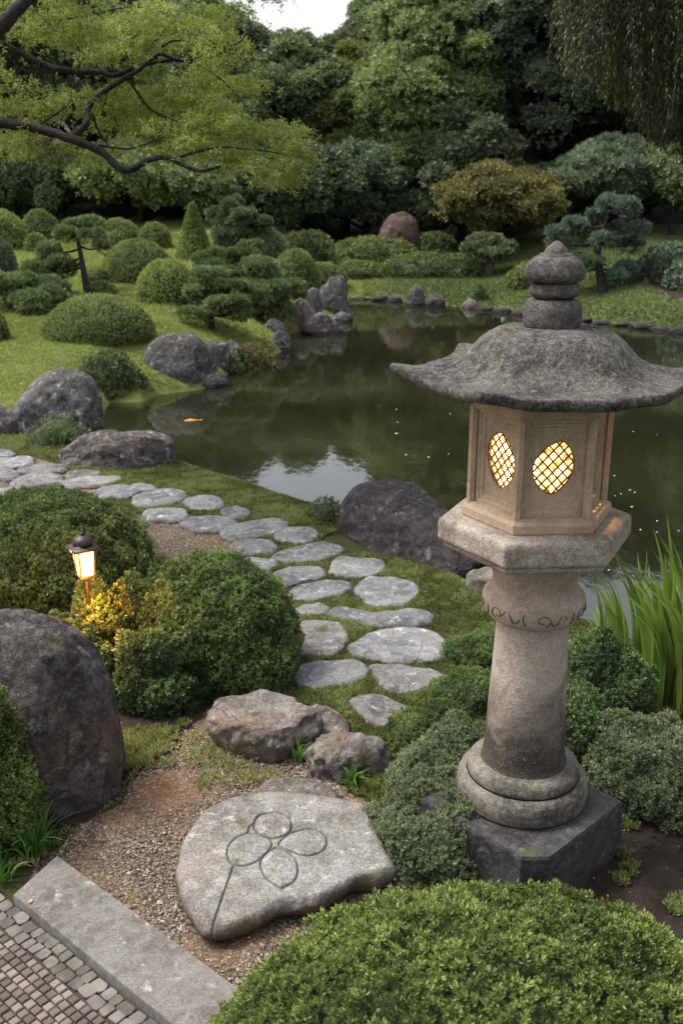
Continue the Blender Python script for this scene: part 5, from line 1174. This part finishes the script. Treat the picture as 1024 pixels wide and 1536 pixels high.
# ================================================================== maple bough, upper left
def maple():
    g = np.array([-3.75, 6.7, 0]); g[2] = gz(g[0], g[1]); root = empty('maple_tree', tuple(g), 'light green feathery maple reaching in from the upper left over the pond', 'maple tree')
    tw = MB(); D0 = 6.9
    def br(pts, d0, d1, r0, r1, n=60, sd=1):
        p = smooth_line(pts, n); dd = np.linspace(d0, d1, n); L = np.array([PD(a, b, d) for (a, b), d in zip(p, dd)])
        L += np.column_stack([fbm(L * 2.5 + 7 * k, 3, sd + k) * .03 for k in range(3)]); tube(tw, L, np.linspace(r0, r1, n) * .78 / F * (d0 + d1) / 2, 10, rough=.3, seed=sd); return L
    j1 = PD(-40, 186, 6.6); j3 = PD(-30, 60, 7.3); j4 = PD(-45, 110, 6.5)
    trunk = smooth_line([g - [0, 0, .2], g + [.1, .0, 1.2], g + [.35, -.05, 2.2], g + [.62, -.05, 3.0], g + [.9, .0, 3.9], g + [1.0, .2, 5.2]], 40); tube(tw, trunk, np.linspace(.20, .07, 40), 14, rough=.2, seed=3)
    k1 = trunk[17]; k2 = trunk[22]
    tube(tw, smooth_line([k1, (k1 + j1) / 2 + [0, 0, -.05], j1], 14), np.linspace(.08, .047, 14), 10, rough=.2); tube(tw, smooth_line([k2, j3], 8), np.linspace(.06, .04, 8), 10)
    br([(-45, 186), (0, 185), (45, 190), (95, 205), (150, 228), (180, 252), (200, 254), (225, 240), (255, 238), (275, 249), (305, 260), (332, 252)], 6.6, 6.5, 11, 2.8, sd=1)
    br([(98, 207), (115, 201), (131, 186), (134, 160), (158, 138), (195, 115), (220, 97), (240, 82), (265, 92), (290, 90), (320, 72)], 6.6, 7.0, 7, 2.5, sd=2)
    br([(-30, 60), (5, 67), (32, 76), (70, 98), (100, 104), (150, 108), (170, 112), (200, 102), (240, 94), (270, 88), (300, 78), (340, 78), (370, 95)], 7.3, 7.0, 8, 2, sd=3)
    br([(-50, 112), (0, 42), (25, 12), (52, -18), (80, -60)], 6.2, 6.4, 15, 11, 30, sd=4)
    for q, (pts, d) in enumerate([([(150, 216), (195, 222), (245, 205)], 6.5), ([(192, 104), (190, 78), (203, 50)], 7.), ([(190, 80), (170, 60), (150, 50)], 7.), ([(138, 168), (150, 200), (170, 225)], 6.5), ([(245, 70), (262, 60), (300, 62), (340, 80)], 6.9),
            ([(235, 84), (228, 65), (240, 55)], 6.9), ([(60, 90), (60, 110), (90, 130)], 7.1), ([(195, 120), (225, 165), (280, 190), (340, 205)], 6.8), ([(255, 238), (310, 225), (370, 225), (430, 232)], 6.5), ([(320, 72), (360, 60), (380, 30)], 7.), ([(60, 192), (100, 160), (110, 130)], 6.7), ([(280, 90), (330, 120), (370, 160)], 6.9), ([(5, 67), (60, 40), (120, 25), (200, 10)], 7.2)]):
        br(pts, d, d + .15, 2.6, 1., 20, sd=10 + q)
    def b(m_, n_, mt, sm):
        o = m_.build(n_, mt, loc=tuple(g), smooth=sm); o.location = (0, 0, 0); o.parent = root
    b(tw, 'trunk', [M['bark']], True)
    cw = MB(); r = np.random.default_rng(5)
    E = [(60, 35, 75, 40), (150, 35, 80, 40), (245, 28, 80, 40), (325, 42, 62, 40), (360, 95, 32, 40, .6), (200, 75, 70, 26, .6), (110, 72, 50, 22, .6), (55, 160, 62, 20), (20, 140, 40, 18), (120, 150, 60, 26), (190, 150, 62, 30), (260, 140, 70, 34), (320, 150, 66, 38), (345, 190, 66, 34),
         (400, 213, 56, 30), (432, 245, 24, 28), (265, 190, 62, 30), (200, 190, 50, 24), (305, 222, 70, 22), (375, 238, 42, 20), (60, 216, 46, 10, .8), (20, 205, 30, 22, .8), (135, 235, 18, 9, .7), (20, 185, 30, 20), (410, 262, 40, 12), (425, 195, 26, 12), (300, 100, 50, 26, .7), (-60, 120, 60, 60), (-50, 20, 60, 50), (150, -50, 160, 40), (350, -40, 80, 40), (-60, 215, 50, 30)]
    for i, e in enumerate(E):
        cx, cy, w, h = e[:4]; dn = e[4] if len(e) > 4 else 1.; n = int(w * h * .30 * dn); nb = max(3, int(n / 60))
        # sprays: flat fans of leaves hung in layers
        for j in range(nb):
            a = r.uniform(0, 6.28); q = sqrt(r.uniform(0, 1)); d = r.uniform(6.5, 8.1); c = PD(cx + w * q * cos(a), cy + h * q * sin(a), d)
            S = np.array([r.uniform(.10, .22), r.uniform(.12, .25), r.uniform(.025, .06)]); m = int(60 * r.uniform(.6, 1.5))
            U = r.normal(0, .5, (m, 3)); pos = c + U * S; pos[:, 2] -= (U[:, 0] ** 2 + U[:, 1] ** 2) * .05
            sprigs(cw, pos, np.tile([0.25, -.1, .5], (m, 1)), K=5, L=.036, wr=.15, tilt=(.7, 1.5), jit=.5, stem=.4, seed=i * 1000 + j, droop=.35, vbase=np.full(m, np.clip(r.normal(.5, .13), .1, .95)), vj=.3)
    b(cw, 'crown', [M['maple']], False)
maple()
# ================================================================== weeping tree, upper right
def weeping():
    g = np.array([3.5, 5.6, 0]); g[2] = gz(g[0], g[1]) ; root = empty('weeping_tree', tuple(g), 'dark weeping tree hanging its drooping twigs into the upper right corner', 'weeping tree')
    tw, cw = MB(), MB(); r = np.random.default_rng(9)
    tube(tw, smooth_line([g - [0, 0, .3], g + [-.1, 0, 2.], g + [-.2, .1, 4.], g + [-.3, 0, 5.4]], 24), np.linspace(.2, .09, 24), 12, rough=.2)
    for k in range(9):
        e = PD(850 + k * 30, -60 - 20 * (k % 3), 5. + .25 * (k % 4)); s = g + [-.25, .05, 4.2 + .1 * k]; tube(tw, smooth_line([s, (s + e) / 2 + [0, 0, .2], e], 14), np.linspace(.05, .012, 14), 7, rough=.2)
    n = 620; pos_all = []; nr = []
    for i in range(n):
        px = 838 + 330 * r.uniform() ** .9; lim = np.interp(px, [838, 860, 900, 940, 975, 1024, 1100], [75, 118, 140, 160, 205, 235, 260]) * r.uniform(.45, 1.05); d = r.uniform(4.7, 6.1)
        top = PD(px + r.normal(0, 12), -110 + r.uniform(-40, 70), d); bot = PD(px + r.normal(0, 10), lim, d)
        L = smooth_line([top, (top + bot) / 2 + r.normal(0, .03, 3), bot], 12); m = int(np.linalg.norm(top - bot) / .013)
        t = np.sort(r.uniform(0, 1, m)); q = np.column_stack([np.interp(t, np.linspace(0, 1, 12), L[:, k]) for k in range(3)]); pos_all.append(q + r.normal(0, .008, q.shape)); 
        if i % 4 == 0: tube(tw, L, .0022, 4)
    pos = np.vstack(pos_all); sprigs(cw, pos, np.tile([0, 0, -1.], (len(pos), 1)), K=3, L=.036, wr=.10, tilt=(.15, .7), jit=.25, stem=.6, seed=3, vbase=np.full(len(pos), .42), vj=.4)
    for m_, n_, mt, sm in ((tw, 'trunk', [M['bark']], True), (cw, 'crown', [M['weep']], False)):
        o = m_.build(n_, mt, loc=tuple(g), smooth=sm); o.location = (0, 0, 0); o.parent = root
weeping()

# ================================================================== koi, petals, fallen leaves
def koi(px, py, ang, Lk, label, dz=0):
    c = P(px, py, WATER + dz); t = np.linspace(0, 1, 16); mb = MB()
    x = (t - .5) * Lk; hw = Lk * .115 * np.sin(pi * np.clip(t * .9 + .07, 0, 1)) ** .8 * (1 - .55 * t) + .002; y = Lk * .03 * np.sin(t * 5)
    a = np.arange(12) / 12 * 2 * pi; V = np.stack([np.repeat(x[:, None], 12, 1), y[:, None] + hw[:, None] * np.cos(a), hw[:, None] * 1.1 * np.sin(a)], -1).reshape(-1, 3); V = rz(V, ang) + c
    mb.add(V, ring_faces(16, 12)); o = mb.build('koi_fish', [M['koi']], loc=tuple(c)); tag(o, label, 'fish')
    def fin(pts, nm):
        q = np.array(pts, float); q = np.vstack([q, q + [0, 0, .004]]); n = len(pts); m = MB(); m.add(rz(q, ang) + c, ring_faces(2, n)); m.add(rz(q, ang)[n:] + c, [list(range(n))]); f = m.build(nm, [M['koi']], loc=tuple(c), smooth=False); f.location = (0, 0, 0); f.parent = o
    y1 = y[-1]; fin([(x[-1] - .01, y1, .004), (x[-1] + Lk * .2, y1 + Lk * .12, .004), (x[-1] + Lk * .12, y1, .004), (x[-1] + Lk * .2, y1 - Lk * .10, .004)], 'tail_fin')
    for s in (1, -1): fin([(x[4], s * hw[4] * .8, .002), (x[4] + Lk * .04, s * (hw[4] + Lk * .09), .002), (x[6], s * (hw[6] + Lk * .03), .002), (x[6], s * hw[6] * .8, .002)], 'side_fin')
koi(288, 631, .25, .18, 'bright orange koi at the surface in the left part of the pond', dz=-.004)
r = random.Random(12)
for i in range(34):
    px, py = (r.uniform(905, 1020), r.uniform(640, 875)) if i < 18 else ((r.uniform(590, 700), r.uniform(585, 690)) if i < 26 else (r.uniform(930, 1020), r.uniform(535, 560)))
    c = P(px, py, WATER + .003); mb = MB(); n = 8; s = r.uniform(.006, .013) * (1.5 if i >= 18 else 1); rot = r.uniform(0, 6)
    a = np.arange(n) / n * 2 * pi; q = np.column_stack([s * np.cos(a), s * .6 * np.sin(a), .002 * np.cos(a) ** 2]); q = rz(q, rot); mb.add(np.vstack([q, q * .5 + [0, 0, -.001], [[0, 0, 0]]]) + c, np.vstack([ring_faces(2, n)])); mb.add(q * .5 + c + [0, 0, -.001], [list(range(n))])
    tag(mb.build('floating_petal', [M['petal']], loc=tuple(c)), 'tiny white petal floating on the dark pond behind the lantern', 'petal', 'white petals scattered on the pond')
for i, (px, py, lab) in enumerate([(146, 1205, 'fallen orange leaf on the gravel edge by the huge boulder'), (46, 1352, 'small yellow leaf lying on the upper left end of the granite slab')]):
    c = P(px, py, .06 if i else .012); mb = MB(); n = 8; a = np.arange(n) / n * 2 * pi; q = rz(np.column_stack([.010 * np.cos(a), .006 * np.sin(a), .003 * np.cos(a) ** 2]), i + .4); mb.add(q + c, [list(range(n))]); tag(mb.build('fallen_leaf', [M['deadleaf']], loc=tuple(c), smooth=False), lab, 'leaf')
make_grass(); make_gravel()
def litter():
    mb = MB(); x, y, r = scatter(5200, -3.4, 3., 2.2, 8.5, 91); k = (pond_sd(x, y) > .05) & ~in_poly(x, y, SLABPAVE)
    for poly in FOOT: k &= ~in_poly(x, y, poly)
    x, y = x[k], y[k]; n = len(x); z = terrain_h(x, y) + r.uniform(.006, .022, n); s = r.uniform(.004, .010, n)[:, None]; a = r.uniform(0, 6.28, n); d = np.column_stack([np.cos(a), np.sin(a), r.normal(0, .3, n)]); e = np.column_stack([-np.sin(a), np.cos(a), r.normal(0, .3, n)]); c = np.column_stack([x, y, z])
    V = np.stack([c - d * s, c + e * s * .45, c + d * s, c - e * s * .45], 1).reshape(-1, 3); mb.add(V, np.arange(len(V)).reshape(-1, 4), 0, np.repeat(r.uniform(0, 1, n), 4))
    o = mb.build('leaf_litter', [leaf_mat('dry_leaves', (.05, .03, .015), (.16, .10, .04), (.38, .28, .11), .2, .7, 3)], smooth=False); tag(o, 'tiny dry brown leaves fallen over grass, gravel and soil', 'leaf litter', kind='stuff')
litter()

# ================================================================== world, sun, camera
SUN_EL, SUN_AZ = radians(60), radians(-80)     # azimuth from +Y, negative = left
W_ = bpy.data.worlds.new('World'); SC.world = W_; W_.use_nodes = True; nt = W_.node_tree; nt.nodes.clear()
out = nt.nodes.new('ShaderNodeOutputWorld'); bg = nt.nodes.new('ShaderNodeBackground'); sky = nt.nodes.new('ShaderNodeTexSky')
sky.sky_type = 'NISHITA'; sky.sun_disc = False; sky.sun_elevation = SUN_EL; sky.sun_rotation = SUN_AZ; sky.air_density = 1.; sky.dust_density = 4.; sky.ozone_density = 1.
hs = nt.nodes.new('ShaderNodeHueSaturation'); hs.inputs['Saturation'].default_value = .28; nt.links.new(sky.outputs[0], hs.inputs['Color'])
nt.links.new(hs.outputs[0], bg.inputs[0]); bg.inputs[1].default_value = .15; nt.links.new(bg.outputs[0], out.inputs[0])
s = bpy.data.lights.new('sun', 'SUN'); s.energy = 2.0; s.angle = radians(16); s.color = (1, .95, .87); so = bpy.data.objects.new('sun', s); COL.objects.link(so)
from mathutils import Vector
dv = Vector((sin(SUN_AZ) * cos(SUN_EL), cos(SUN_AZ) * cos(SUN_EL), sin(SUN_EL))); so.rotation_euler = dv.to_track_quat('Z', 'Y').to_euler(); so.location = (0, 0, 20)
cd = bpy.data.cameras.new('camera'); cd.sensor_fit = 'VERTICAL'; cd.sensor_height = 36; cd.lens = F / 1536 * 36; cd.clip_end = 2000; cd.clip_start = .05
cd.dof.use_dof = True; cd.dof.focus_distance = 3.9; cd.dof.aperture_fstop = 5.0
co = bpy.data.objects.new('camera', cd); COL.objects.link(co); co.location = tuple(CAM); co.rotation_euler = (pi / 2 - PITCH, 0, 0); SC.camera = co
SC.view_settings.view_transform = 'Standard'; SC.view_settings.look = 'None'; SC.view_settings.exposure = EXPO; SC.view_settings.gamma = 1
SC.cycles.use_denoising = True; SC.cycles.max_bounces = 6; SC.cycles.diffuse_bounces = 3; SC.cycles.glossy_bounces = 3; SC.cycles.transmission_bounces = 3
SC.cycles.sample_clamp_indirect = 6; SC.cycles.use_adaptive_sampling = True
